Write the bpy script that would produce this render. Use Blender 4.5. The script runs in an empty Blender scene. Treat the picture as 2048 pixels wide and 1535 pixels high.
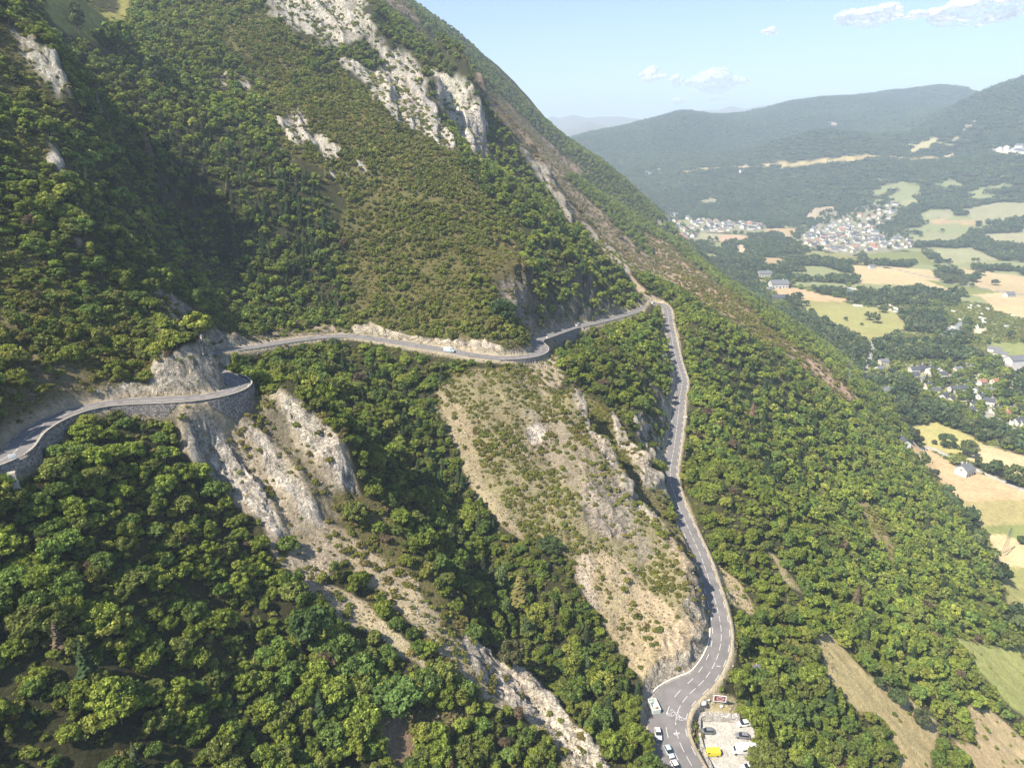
import bpy, bmesh, math, random, os
import numpy as np
from mathutils import Vector, Matrix
random.seed(7); RNG = np.random.default_rng(11)
SC = bpy.context.scene
COL = SC.collection
# ------------------------------------------------------------------ camera
PITCH = math.radians(20.0); FPX = 1366.0
cp, sp = math.cos(PITCH), math.sin(PITCH)
cam_d = bpy.data.cameras.new('camera'); cam = bpy.data.objects.new('camera', cam_d); COL.objects.link(cam)
cam.location = (0, 0, 0); cam.rotation_euler = (math.radians(90) - PITCH, 0, 0)
cam_d.sensor_fit = 'HORIZONTAL'; cam_d.sensor_width = 36.0; cam_d.lens = 36.0 * FPX / 2048
cam_d.clip_start = 1.0; cam_d.clip_end = 60000
SC.camera = cam
# ------------------------------------------------------------------ light
SUN_EL = math.radians(50.0)
SUN_TO = (-0.82, -0.57)                     # horizontal direction towards the sun
w = bpy.data.worlds.new('World'); SC.world = w; w.use_nodes = True
nt = w.node_tree; nt.nodes.clear()
sky = nt.nodes.new('ShaderNodeTexSky'); sky.sky_type = 'NISHITA'; sky.sun_disc = False
sky.sun_elevation = SUN_EL; sky.sun_rotation = math.atan2(SUN_TO[0], SUN_TO[1])
sky.altitude = 900; sky.air_density = 1.0; sky.dust_density = .6; sky.ozone_density = 2.0
bg = nt.nodes.new('ShaderNodeBackground'); bg.inputs[1].default_value = 0.09
wo = nt.nodes.new('ShaderNodeOutputWorld')
nt.links.new(sky.outputs[0], bg.inputs[0]); nt.links.new(bg.outputs[0], wo.inputs[0])
sd = bpy.data.lights.new('sun', 'SUN'); sd.energy = 5.0; sd.angle = math.radians(0.5); sd.color = (1.0, 0.90, 0.74)
so = bpy.data.objects.new('sun', sd); COL.objects.link(so)
n = math.hypot(*SUN_TO)
SUN_V = Vector((SUN_TO[0] / n * math.cos(SUN_EL), SUN_TO[1] / n * math.cos(SUN_EL), math.sin(SUN_EL)))
so.rotation_euler = SUN_V.to_track_quat('Z', 'Y').to_euler()
so.location = (-60, -40, 60)
SC.view_settings.view_transform = 'Standard'; SC.view_settings.look = 'None'
SC.view_settings.exposure = 1.05; SC.view_settings.gamma = 1.0
SC.render.engine = 'CYCLES'
cy = SC.cycles
cy.max_bounces = 4; cy.diffuse_bounces = 3; cy.glossy_bounces = 1; cy.transmission_bounces = 3
cy.transparent_max_bounces = 16; cy.volume_bounces = 2; cy.use_denoising = True
cy.use_adaptive_sampling = True; cy.adaptive_threshold = 0.01
cy.caustics_reflective = False; cy.caustics_refractive = False

# ------------------------------------------------------------------ helpers: space
def ray(u, v):
    a = (u - 1024) / FPX; b = (767.5 - v) / FPX
    return np.array([a, cp + b * sp, -sp + b * cp])
def P(u, v, t): return ray(u, v) * t
def PZ(u, v, z):
    d = ray(u, v); return d * (z / d[2])
def pix(X, Y, Z):
    t = Y * cp - Z * sp
    b = (Y * sp + Z * cp) / t
    return 1024 + FPX * X / t, 767.5 - FPX * b, t

# ------------------------------------------------------------------ noise
def hash3(ix, iy, iz, seed):
    h = (ix.astype(np.int64) * 374761393 + iy.astype(np.int64) * 668265263 + iz.astype(np.int64) * 2147483647 + seed * 1274126177) & 0xFFFFFFFF
    h = ((h ^ (h >> 13)) * 1274126177) & 0xFFFFFFFF
    h = (h ^ (h >> 16)) & 0xFFFFFFFF
    return h.astype(np.float64) / 4294967295.0
def vnoise2(x, y, seed=0):
    ix = np.floor(x); iy = np.floor(y); fx = x - ix; fy = y - iy
    fx = fx * fx * (3 - 2 * fx); fy = fy * fy * (3 - 2 * fy)
    ix = ix.astype(np.int64); iy = iy.astype(np.int64); z = np.zeros_like(ix)
    a = hash3(ix, iy, z, seed); b = hash3(ix + 1, iy, z, seed); c = hash3(ix, iy + 1, z, seed); d = hash3(ix + 1, iy + 1, z, seed)
    return (a * (1 - fx) + b * fx) * (1 - fy) + (c * (1 - fx) + d * fx) * fy
def fbm(x, y, oct=4, seed=0, ridged=False):
    s = 0; amp = 1; tot = 0; f = 1.0
    for o in range(oct):
        nz = vnoise2(x * f + o * 17.3, y * f - o * 9.1, seed + o)
        if ridged: nz = 1 - np.abs(2 * nz - 1)
        s = s + nz * amp; tot += amp; amp *= 0.5; f *= 2.03
    return s / tot

# ------------------------------------------------------------------ road centre line
road_px = [(-60,940),(-30,933),(-5,925),(20,915),(35,903),(41,891),(53,873),(80,853),(108,838),(142,824),(180,813),(220,806),(270,802),(320,800),(370,798),(416,793),(450,786),(472,779),(482,770),(478,763),(462,756)]
road_hidden = 5
road_px2 = [(437,703),(470,699),(500,695),(540,688),(584,681),(620,676),(657,672.5),(702,671),(753,678),(823,689),(899,701),(950,711),(1006,717),(1040,715),(1066,711),(1082,704),(1083,696),(1072,687),(1072,680),(1093,673),(1141,656),(1183,647),(1231,635),(1267,624),(1293,613),(1306,607),(1322,606),(1333,614),(1336,626),(1338,649),(1343,672),(1347,694),(1352,717),(1359,742),(1365,759),(1363,776),(1360,790),(1357,824),(1353,858),(1348,894),(1344,917),(1340,942),(1341,965),(1348,984),(1357,1012),(1371,1043),(1385,1074),(1403,1114),(1416,1153),(1430,1198),(1440,1238),(1444,1270),(1439,1304),(1426,1335),(1406,1364),(1378,1386),(1361,1406),(1351,1429),(1348,1448),(1354,1474),(1365,1499),(1381,1525),(1400,1560),(1420,1600)]
def solve_road():
    Zs = None
    z0, zB = -68.5, -74.0
    # section 1
    z1 = np.linspace(z0, zB, len(road_px))
    p1 = np.array([PZ(u, v, z) for (u, v), z in zip(road_px, z1)])
    # hidden bend through the back of the rock
    zC = -83.5
    p2z = np.linspace(zC, -165, len(road_px2))
    for it in range(12):
        p2 = np.array([PZ(u, v, z) for (u, v), z in zip(road_px2, p2z)])
        s = np.concatenate([[0], np.cumsum(np.hypot(*(np.diff(p2[:, :2], axis=0).T)))])
        p2z = zC + (-166.0 - zC) * s / s[-1]
    p2 = np.array([PZ(u, v, z) for (u, v), z in zip(road_px2, p2z)])
    a, b = p1[-1], p2[0]
    mids = [a + (b - a) * f + np.array([-9.0 * math.sin(math.pi * f), 1.5 * math.sin(math.pi * f), 0]) for f in (0.12, 0.35, 0.6, 0.85)]
    return np.vstack([p1, mids, p2]), len(p1)
RP, NB = solve_road()
def smooth_poly(P0, step=1.5, it=3):
    s = np.concatenate([[0], np.cumsum(np.linalg.norm(np.diff(P0, axis=0), axis=1))])
    q = np.arange(0, s[-1], step)
    R = np.stack([np.interp(q, s, P0[:, k]) for k in range(3)], 1)
    for _ in range(it):
        R[1:-1] = (R[:-2] + 2 * R[1:-1] + R[2:]) / 4
    return R
ROAD = smooth_poly(RP, 1.5, 8)
_z = ROAD[:, 2].copy()
for _ in range(200): _z[1:-1] = (_z[:-2] + 2 * _z[1:-1] + _z[2:]) / 4
ROAD[:, 2] = _z
RDIR = np.gradient(ROAD[:, :2], axis=0); RDIR /= np.linalg.norm(RDIR, axis=1)[:, None]
RS = np.concatenate([[0], np.cumsum(np.linalg.norm(np.diff(ROAD, axis=0), axis=1))])
HW = 3.1          # half width of the carriageway

# ------------------------------------------------------------------ terrain controls: (u, v, depth)
CT = [
# u=0 column and beyond left
(0,1535,115),(0,1200,137),(0,800,172),(0,700,190),(0,600,205),(0,500,222),(0,400,238),(0,300,255),(0,200,272),(0,100,290),(0,0,310),
(-300,1535,102),(-300,1200,118),(-300,900,138),(-300,600,172),(-300,300,205),(-300,0,250),
(150,1535,120),(150,1400,127),(150,1200,140),(150,1000,158),(150,700,200),(150,600,225),(150,500,243),(150,400,262),(140,300,284),(100,200,292),
(110,130,305),(150,210,296),(60,30,318),(60,100,298),
(200,300,300),(200,200,385),(170,100,430),(150,0,560),(220,30,600),(100,0,520),
(300,1535,127),(300,1400,134),(300,1200,152),(300,1000,178),(300,880,190),(300,700,222),(300,600,258),(300,500,305),(300,400,335),(300,300,375),(300,200,425),(300,100,500),(300,0,620),
(450,1535,134),(450,1400,146),(450,1200,167),(450,1100,179),(450,1000,194),(450,900,203),(430,700,213),(350,738,206),(400,700,214),(400,660,232),(380,600,262),
(450,650,306),(450,600,325),(450,500,352),(450,400,378),(450,300,420),(450,200,480),(450,100,550),(450,0,640),
(600,1535,142),(600,1400,156),(600,1300,166),(600,1200,178),(600,1100,193),(600,1000,200),(600,900,208),
(570,790,222),(650,850,217),(700,920,211),(720,990,207),(790,1060,205),(850,1110,205),(900,1180,204),(940,1240,203),(1050,1370,196),(1130,1440,190),(1220,1535,180),
(600,760,278),(600,710,300),(620,650,336),(600,600,352),(600,500,376),(600,400,395),(600,300,438),(600,200,495),(600,100,570),(600,0,660),
(720,760,298),(760,860,268),(830,960,253),(900,1080,237),(960,1170,228),(1050,1280,215),(1150,1340,211),(1250,1390,208),(1300,1400,206.5),
(750,1535,151),(750,1400,166),(750,1300,175),(750,1200,190),(750,1100,199),(900,1535,160),(900,1400,173),(900,1300,184),(1050,1535,169),
(760,720,309),(850,800,296),(900,900,276),(950,1000,258),
(700,600,356),(700,500,384),(700,400,415),(700,300,450),(700,200,515),(700,100,600),(700,20,690),
(850,620,348),(850,500,378),(850,400,418),(850,300,480),(850,230,545),(800,150,610),(760,60,670),
(1000,760,298),(1000,900,271),(1000,1000,254),(1000,1100,239),(1050,1180,228),(1150,1270,219),
(1100,800,292),(1100,1000,256),(1200,1200,229),(1250,1300,220),(1300,1340,214),(1100,900,274),(1150,1100,241),
(1000,650,336),(1000,600,358),(1000,500,402),(1000,400,462),(940,300,545),(1100,500,440),(1100,600,385),(1060,620,366),(1200,600,436),(1180,550,470),
(1160,800,291),(1215,900,277),(1260,980,265),(1320,1060,254),(1375,1140,240),(1405,1210,230),(1330,1200,232),(1380,1310,219),(1300,1130,242),
(1180,740,335),(1200,690,370),(1250,800,330),(1270,720,380),(1300,850,322),(1300,930,290),(1250,650,425),(1320,700,412),(1310,780,360),
# lower right slope
(1500,1535,198),(1450,1420,209),(1600,1535,212),(1750,1500,235),(1900,1500,264),(2048,1500,305),(1600,1300,248),(1750,1300,285),(1900,1300,330),(2000,1300,372),(1500,1200,262),
(2200,1535,330),(2300,1300,480),
(1500,1100,285),(1650,1100,330),(1800,1100,385),(1900,1100,440),(1420,1000,298),(1450,950,322),(1600,950,388),(1750,950,468),(1850,960,560),
(1420,800,388),(1550,800,465),(1700,800,590),(1790,820,700),(1400,650,480),(1500,650,590),(1600,680,705),(1690,720,850),
(1370,550,690),(1450,580,800),(1530,610,960),(1300,560,640),(1350,600,545),
(1300,450,1050),(1370,510,1150),(1430,545,1350),(1200,330,1300),(1290,410,1600),(1345,470,2100),(1400,520,1800),
(1130,290,1500),(1060,200,1500),(960,110,1500),(860,40,1500),(780,-10,1500),(650,-110,1500),(500,-250,1500),
(1130,430,2100),(1060,330,2100),(900,190,2100),(700,10,2100),(1250,480,2500),(1000,700,2900),(1300,600,2900),
(1290,598,492),(1230,530,535),(1130,440,590),(1060,380,610),(970,318,600),(960,190,640),(900,130,670),(800,50,700),(720,-10,740),(600,-60,760),(400,-100,760),(200,-120,720),(0,-150,420),
(1000,250,880),(1100,350,920),(1200,470,830),(1280,530,730),(900,80,1080),(800,10,1120),(1000,170,1250),(1100,290,1270),(1150,350,1240),(1250,430,1180),(700,-60,1100),
(400,-400,1100),(0,-300,700),(-300,-200,400),
]
def pt_e(X, Y, Z):
    r = math.hypot(X, Y); return (math.atan2(X, Y), math.log(r), Z / r)
pts = [pt_e(*P(*c)) for c in CT]
for i in range(0, len(ROAD), 9): pts.append(pt_e(*ROAD[i]))
# points hidden from the lens: far side of the ribs and gullies, and the buried foot of the slope
HID = [(-67,217,-93),(-49,211,-103),(-39,201,-110),(-35,194,-116),(-16,186,-132),(-3,178,-146),(12,168,-153),
       (40,262,-130),(52,245,-143),(30,282,-116),(-95,232,-80),
       (520,307,-400),(560,600,-420),(600,1394,-420),(640,2245,-480),(480,400,-370),(330,240,-310)]
pts += [pt_e(*h) for h in HID]
pts = np.array(pts)
def tps_fit(p, lam):
    n = len(p)
    d2 = (p[:, None, 0] - p[None, :, 0]) ** 2 + (p[:, None, 1] - p[None, :, 1]) ** 2
    K = 0.5 * d2 * np.log(d2 + 1e-12)
    A = np.zeros((n + 3, n + 3)); A[:n, :n] = K + lam * np.eye(n)
    A[:n, n] = 1; A[:n, n + 1:] = p[:, :2]; A[n, :n] = 1; A[n + 1:, :n] = p[:, :2].T
    b = np.zeros(n + 3); b[:n] = p[:, 2]
    return np.linalg.solve(A, b), p
def tps_eval(f, th, lr):
    wts, p = f; out = np.empty(th.size); th = th.ravel(); lr = lr.ravel(); n = len(p)
    for i in range(0, th.size, 40000):
        a = th[i:i + 40000, None] - p[None, :, 0]; b = lr[i:i + 40000, None] - p[None, :, 1]
        d2 = a * a + b * b
        out[i:i + 40000] = (0.5 * d2 * np.log(d2 + 1e-12)) @ wts[:n] + wts[n] + wts[n + 1] * th[i:i + 40000] + wts[n + 2] * lr[i:i + 40000]
    return out
F_M = tps_fit(pts, 2e-5)
def pr(u, v, rho):      # pixel + horizontal distance
    d = ray(u, v); return (math.atan2(d[0], d[1]), math.log(rho), d[2] / math.hypot(d[0], d[1]))
VF = -280.0
FAR = [(u, v, r) for u, v, r in [
 (1100,440,2600),(1100,400,3000),(1100,350,3500),(1100,300,4000),(1100,290,4300),
 (1250,440,2600),(1250,400,2950),(1250,350,3400),(1250,300,3900),(1250,258,4400),(1150,283,4200),
 (1380,440,2650),(1380,400,2950),(1380,350,3350),(1380,300,3800),(1380,260,4150),(1380,228,4500),(1315,238,4500),
 (1450,430,2700),(1450,380,3050),(1450,330,3400),(1450,300,3900),(1450,240,4600),
 (1550,420,2750),(1550,370,3050),(1550,320,3300),(1550,290,3450),(1550,270,4300),(1550,220,5000),
 (1640,410,2750),(1640,350,3050),(1640,300,3300),(1640,263,3500),(1640,245,4500),(1650,195,5200),
 (1750,400,2750),(1750,350,3000),(1750,310,3250),(1750,276,3500),(1750,250,4500),(1750,191,5300),
 (1830,460,2450),(1830,400,2700),(1830,350,2950),(1830,305,3300),(1830,270,3900),(1830,230,4700),(1850,189,5400),
 (1950,480,2300),(1950,430,2550),(1950,380,2800),(1950,330,3050),(1950,280,3350),(1950,240,3650),(1945,205,3950),(1950,190,5600),
 (2048,500,2200),(2048,450,2450),(2048,400,2700),(2048,350,2900),(2048,300,3150),(2048,250,3450),(2048,200,3750),(2048,168,4000),
 (2200,420,2500),(2200,300,3100),(2200,160,4000),(2200,110,4300)]]
fp = [pr(*c) for c in FAR]
# buried/hidden points: beyond the crest lines, and under the valley
for u, v, r in [(1100,330,5600),(1250,310,5800),(1380,300,5900),(1550,300,6300),(1750,280,6600),(1950,280,6900),(2048,290,5400),(2200,260,5600),
                (1640,300,3900),(1750,305,3900),(1550,300,3800),(1000,330,5000),(900,400,3000)]:
    fp.append(pr(u, v, r))
for u in (1100, 1250, 1380, 1550, 1700):
    for r, z in ((2300, -330), (1700, -420)):
        d = ray(u, 450); fp.append((math.atan2(d[0], d[1]), math.log(r), z / r))
for u in (1830, 1950, 2048, 2200):
    for r, z in ((1950, -330), (1400, -420)):
        d = ray(u, 450); fp.append((math.atan2(d[0], d[1]), math.log(r), z / r))
F_F = tps_fit(np.array(fp), 1e-5)
def e_of(u, v): return pr(u, v, 10)[2]
def th_of(u, v=240): return pr(u, v, 10)[0]
PEAK1 = [(1000,300),(1100,233),(1120,236),(1145,229),(1175,236),(1200,233),(1240,233),(1290,240),(1330,228),(1350,224),(1380,223),(1440,219),(1462,212),(1490,218),(1520,212),(1560,208),(1580,215),(1620,200),(1650,192),(1680,202),(1720,230),(1800,240),(2048,240)]
PEAK2 = [(1000,300),(1100,262),(1140,252),(1175,242),(1215,254),(1260,262),(1400,270),(1430,243),(1455,238),(1480,246),(1520,262),(2048,262)]
p1t = np.array([th_of(u, v) for u, v in PEAK1]); p1e = np.array([e_of(u, v) for u, v in PEAK1])
p2t = np.array([th_of(u, v) for u, v in PEAK2]); p2e = np.array([e_of(u, v) for u, v in PEAK2])

# polyline distance (signed: + on the left of travel)
def poly_dist(X, Y, L, box=60):
    D = np.full(X.shape, 1e9); IDX = np.zeros(X.shape); SG = np.zeros(X.shape)
    m = (X > L[:, 0].min() - box) & (X < L[:, 0].max() + box) & (Y > L[:, 1].min() - box) & (Y < L[:, 1].max() + box)
    x = X[m]; y = Y[m]; dd = np.full(x.shape, 1e9); ii = np.zeros(x.shape); sg = np.zeros(x.shape)
    for k in range(len(L) - 1):
        ax, ay = L[k, 0], L[k, 1]; bx, by = L[k + 1, 0] - ax, L[k + 1, 1] - ay
        near = (np.abs(x - ax) < box) & (np.abs(y - ay) < box)
        if not near.any(): continue
        px = x[near] - ax; py = y[near] - ay
        t = np.clip((px * bx + py * by) / (bx * bx + by * by + 1e-9), 0, 1)
        ex = px - t * bx; ey = py - t * by; d = np.hypot(ex, ey)
        cur = dd[near]; up = d < cur
        idx = np.flatnonzero(near)[up]
        dd[idx] = d[up]; ii[idx] = k + t[up]; sg[idx] = np.sign(bx * py[up] - by * px[up])
    D[m] = dd; IDX[m] = ii; SG[m] = sg
    return D, IDX, SG

def smax(a, b, k):
    h = np.clip(0.5 + 0.5 * (a - b) / k, 0, 1)
    return b * (1 - h) + a * h + k * h * (1 - h)
# ------------------------------------------------------------------ terrain grid (log-polar spacing: fine near, coarse far)
lr = np.concatenate([np.arange(math.log(62), math.log(150), .006), np.arange(math.log(150), math.log(335), .0036), np.arange(math.log(335), math.log(800), .0052), np.arange(math.log(800), math.log(16500), .0085)])
th = np.radians(np.arange(-60, 50.01, 0.115))
NR, NTH = len(lr), len(th)
TH, LR = np.meshgrid(th, lr); RHO = np.exp(LR)
GX = RHO * np.sin(TH); GY = RHO * np.cos(TH)
Zm = tps_eval(F_M, TH, LR).reshape(TH.shape) * RHO
# rough ground: ribs running down the fall line, small swellings
u_ = GX * 0.83 + GY * -0.56; v_ = GX * 0.56 + GY * 0.83           # u_ down the slope, v_ along it
sc_ = np.clip(RHO / 260, 0.5, 6)
rough = (fbm(v_ / 13, u_ / 40, 4, 3) - 0.5) * 3.2 * np.clip(RHO / 250, .6, 1.3) + (fbm(v_ / 60, u_ / 240, 3, 9) - 0.5) * np.clip((RHO - 350) / 60, 0, 16)
rough += (fbm(v_ / 2.6, u_ / 5, 3, 5) - 0.5) * 0.9
# steep stone ribs, each a crest line with a sharp drop on its shaded side
def W(u, v, t): return P(u, v, t)
RIBS = [  # crest points (u, v, depth), height, width on the sunny side, width on the shaded side
 ([(560,782,223),(600,808,221),(650,850,217),(690,905,212),(722,992,206)], 8.5, 18, 4.5),
 ([(478,820,208),(520,870,206),(570,920,205),(610,990,202),(650,1052,199)], 3.6, 8, 2.6),
 ([(415,830,203),(450,870,201),(500,940,198),(545,1010,195),(572,1075,192)], 4.0, 9, 2.6),
 ([(850,1110,205),(900,1180,204),(945,1240,203),(985,1290,200)], 3.0, 9, 2.2),
 ([(1000,1320,199),(1060,1372,196),(1130,1440,190),(1180,1500,184),(1230,1545,179)], 3.6, 6, 2.0),
 ([(1140,770,300),(1180,840,289),(1215,900,280),(1250,960,272),(1280,1015,264)], 5.0, 10, 2.2),
 ([(1200,820,318),(1250,870,303),(1290,925,292),(1318,962,286)], 4.5, 8, 2.2),
 ([(1292,1010,266),(1335,1070,255),(1375,1135,244),(1400,1190,236)], 3.0, 8, 2.5),
 ([(85,60,306),(112,130,303),(128,190,297),(150,214,294),(165,260,291)], 10.0, 12, 4),
 ([(95,290,283),(115,340,276),(150,400,262),(210,505,250)], 4.0, 8, 3),
 ([(560,-30,720),(640,0,700),(720,40,690),(760,90,665),(800,140,655)], 26.0, 40, 12),
 ([(700,120,640),(780,170,628),(850,220,610),(905,290,575)], 24.0, 36, 9),
 ([(870,150,680),(920,200,655),(955,250,628),(970,312,600)], 22.0, 26, 7),
 ([(940,160,740),(965,200,720),(966,250,700)], 16.0, 18, 6),
 ([(300,772,205),(350,742,206),(400,722,208),(436,700,212),(447,716,214),(457,742,215)], 7.5, 6, 5),
 ([(1040,300,700),(1080,350,680),(1130,410,640),(1145,450,630)], 8.0, 14, 5),
]
for L, h, wl, wr in RIBS:
    L3 = np.array([W(*q) for q in L]); L3 = smooth_poly(L3, 2.0 if h < 12 else 5.0, 1)
    D, I, S = poly_dist(GX, GY, L3, box=max(wl, 30) * 1.6)
    m = D < 1e8
    end = np.clip(np.minimum(I, len(L3) - 1 - I) / (len(L3) * 0.16), 0, 1)
    jag = 0.75 + 0.5 * vnoise2(I * 0.5, np.full(I.shape, h), 31)
    left = S > 0                                     # left of travel (down the crest) looks to the valley
    wd = np.where(left, wr, wl)
    prof = np.clip(1 - D / wd, 0, 1); prof = np.where(left, prof ** 0.8, prof * prof * (3 - 2 * prof))
    Zm = np.where(m, Zm + h * prof * end * jag, Zm)
# road bench
D, I, S = poly_dist(GX, GY, ROAD, box=45)
zr = np.interp(I, np.arange(len(ROAD)), ROAD[:, 2])
RU, RV_, RT_ = pix(ROAD[:, 0], ROAD[:, 1], ROAD[:, 2])
sJ = RS[int(np.argmin(np.hypot(RU - 1378, RV_ - 1386)))]
LAY = np.interp(RS, [sJ - 26, sJ - 8, sJ + 4, sJ + 60, sJ + 100], [0, 1.0, 5.2, 3.8, 2.6])      # lay-by on the right of travel
D = np.where(S < 0, D - np.interp(I, np.arange(len(ROAD)), LAY), D)
UPH = Zm > zr
dd = np.clip(D - (HW + 0.9), 0, None)
wob = 0.7 + 0.9 * fbm(GX / 5, GY / 5, 3, 71)
# how steep the cutting above and the bank below are, along the road (u of the road point, first pass to the hairpin, then back)
RU, RV_, RT_ = pix(ROAD[:, 0], ROAD[:, 1], ROAD[:, 2])
iC = int(np.argmax(RU[:len(RU) * 2 // 3])) ; iC = int(np.argmin(np.abs(RU - 1333) + np.abs(RV_ - 614)))
kup = np.full(len(ROAD), 1.5); kdn = np.full(len(ROAD), 1.25); first = np.arange(len(ROAD)) < iC
rough_hidden = first & (RU < 480) & (RT_ > 212)
kup[first & (RU < 210) & (RT_ < 200)] = 1.8; kup[first & (RU > 225) & (RT_ < 235) & (RU < 520)] = 5.0; kup[first & (RT_ > 205) & (RT_ < 262)] = 5.0
kup[first & (RU > 700) & (RU < 1095)] = 2.6; kup[first & (RU > 1060) & (RU < 1130)] = 2.2
kup[~first & (RV_ > 970) & (RV_ < 1250)] = 4.0; kup[~first & (RV_ >= 1250)] = 1.4
WALLS = [(-20, 142, 0), (222, 345, 0), (415, 520, 0), (1030, 1100, 0), (1093, 1150, 0)]
for a_, b_, _ in WALLS: kdn[first & (RU > a_) & (RU < b_) & ((RU > 1000) | (RT_ < 224))] = 12.0 if a_ > 300 else 5.0
for _ in range(3):
    kup[1:-1] = (kup[:-2] + kup[1:-1] + kup[2:]) / 3; kdn[1:-1] = (kdn[:-2] + kdn[1:-1] + kdn[2:]) / 3
KU = np.interp(I, np.arange(len(ROAD)), kup); KD = np.interp(I, np.arange(len(ROAD)), kdn)
upb = zr + dd * KU * wob; dnb = zr - dd * KD * wob
bl = np.clip(dd / 10, 0, 1)
Zr = np.clip(Zm + rough * bl, dnb, upb)
ROADD = D
Zm = np.where(D < 38, Zr, Zm + rough)
Zm = np.where(D < HW + 0.9, zr - 0.06 - 0.10 * np.clip(D - HW, 0, 1), Zm)
# car park terrace
CP = np.array([PZ(u, v, -167.5)[:2] for u, v in [(1398,1428),(1500,1440),(1524,1500),(1545,1600),(1440,1600),(1402,1500)]])
def in_poly(X, Y, poly):
    poly = np.asarray(poly); r = np.zeros(X.shape, bool); j = len(poly) - 1
    for i in range(len(poly)):
        xi, yi = poly[i]; xj, yj = poly[j]
        c = ((yi > Y) != (yj > Y)) & (X < (xj - xi) * (Y - yi) / (yj - yi + 1e-12) + xi)
        r ^= c; j = i
    return r
def poly_sd(X, Y, poly, box=40):
    L = np.vstack([poly, poly[:1]]); L = np.column_stack([L, np.zeros(len(L))])
    d, _, _ = poly_dist(X, Y, L, box=1e5 if box is None else max(box, np.ptp(poly[:, 0]) + np.ptp(poly[:, 1])))
    return np.where(in_poly(X, Y, poly), -d, d)
sdc = poly_sd(GX, GY, CP, 30)
f = np.clip(1 - sdc / 3.0, 0, 1); f = np.where(sdc < 0, 1, f); f = f * (D > HW + 1.5)
CPZ = -167.5
Zm = Zm * (1 - f) + CPZ * f
Zf = tps_eval(F_F, TH, LR).reshape(TH.shape) * RHO
Zf += (fbm(GX / 400, GY / 400, 4, 21, ridged=True) - 0.6) * 60 * np.clip((Zf + 270) / 120, 0, 1)
Zv = VF + (fbm(GX / 150, GY / 150, 2, 40) - .5) * 3
def bump(l0, s): return np.exp(-((LR - l0) / s) ** 2)
pk = (fbm(GX / 1500, GY / 1500, 4, 50, ridged=True) - .6)
Zp1 = -300 + (np.interp(TH, p1t, p1e) * RHO + 300) * bump(math.log(9900), .13) 
Zp2 = -300 + (np.interp(TH, p2t, p2e) * RHO + 300) * bump(math.log(7900), .09)
side = (1 - np.abs(bump(math.log(9900), .13) * 2 - 1)); Zp1 += pk * 500 * side
Zfar = smax(smax(Zf, Zp1, 5), Zp2, 5)
ZG = smax(Zm, Zv, 4.0)
ZG = np.where(RHO > 1300, smax(ZG, Zfar, 12.0), ZG)
cap_ = np.where(RHO < 9000, 300.0, 560.0); ZG = np.where(ZG > cap_, cap_ + 110 * (1 - np.exp(-(ZG - cap_) / 110)), ZG)
print('grid', ZG.shape)

def zat(x, y):
    x = np.asarray(x, float); y = np.asarray(y, float)
    r = np.hypot(x, y); t = np.arctan2(x, y)
    fi = np.interp(np.log(r), lr, np.arange(NR)); fj = np.clip((t - th[0]) / (th[1] - th[0]), 0, NTH - 1.001)
    i = np.clip(fi.astype(int), 0, NR - 2); j = fj.astype(int); a = fi - i; b = fj - j
    return (ZG[i, j] * (1 - a) + ZG[i + 1, j] * a) * (1 - b) + (ZG[i, j + 1] * (1 - a) + ZG[i + 1, j + 1] * a) * b
def hit(u, v, tmax=14000, tmin=70):
    """where the view direction of a photo point meets the ground (used to read off real-world positions)"""
    d = ray(u, v); ts = np.exp(np.linspace(math.log(tmin), math.log(tmax), 1500))
    h = d[2] * ts - zat(d[0] * ts, d[1] * ts)
    k = np.argmax(h < 0)
    if h[k] >= 0: k = len(ts) - 1
    a, b = ts[max(k - 1, 0)], ts[k]
    for _ in range(12):
        c = (a + b) / 2
        if d[2] * c < zat(d[0] * c, d[1] * c): b = c
        else: a = c
    return d * b
def grid_normal():
    dzi = np.gradient(ZG, axis=0); dxi = np.gradient(GX, axis=0); dyi = np.gradient(GY, axis=0)
    dzj = np.gradient(ZG, axis=1); dxj = np.gradient(GX, axis=1); dyj = np.gradient(GY, axis=1)
    nx = dyi * dzj - dzi * dyj; ny = dzi * dxj - dxi * dzj; nz = dxi * dyj - dyi * dxj
    s = np.sign(nz); l = np.sqrt(nx * nx + ny * ny + nz * nz) * np.where(s == 0, 1, s)
    return nx / l, ny / l, nz / l

def tag(o, label=None, cat=None, group=None, kind=None):
    if label: o['label'] = label
    if cat: o['category'] = cat
    if group: o['group'] = group
    if kind: o['kind'] = kind
    return o
def grid_mesh(name, X, Y, Z, i0, i1):
    nr = i1 - i0; X = X[i0:i1]; Y = Y[i0:i1]; Z = Z[i0:i1]
    co = np.stack([X, Y, Z], -1).reshape(-1, 3).astype(np.float32)
    a = (np.arange(nr - 1)[:, None] * NTH + np.arange(NTH - 1)[None, :]).ravel()
    q = np.stack([a, a + 1, a + NTH + 1, a + NTH], 1)[:, ::-1].astype(np.int32)
    me = bpy.data.meshes.new(name); me.vertices.add(len(co)); me.vertices.foreach_set('co', co.ravel())
    me.loops.add(q.size); me.loops.foreach_set('vertex_index', q.ravel())
    me.polygons.add(len(q)); me.polygons.foreach_set('loop_start', np.arange(0, q.size, 4, dtype=np.int32))
    me.update(calc_edges=True); me.polygons.foreach_set('use_smooth', np.ones(len(q), bool)); me.update()
    return me
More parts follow.
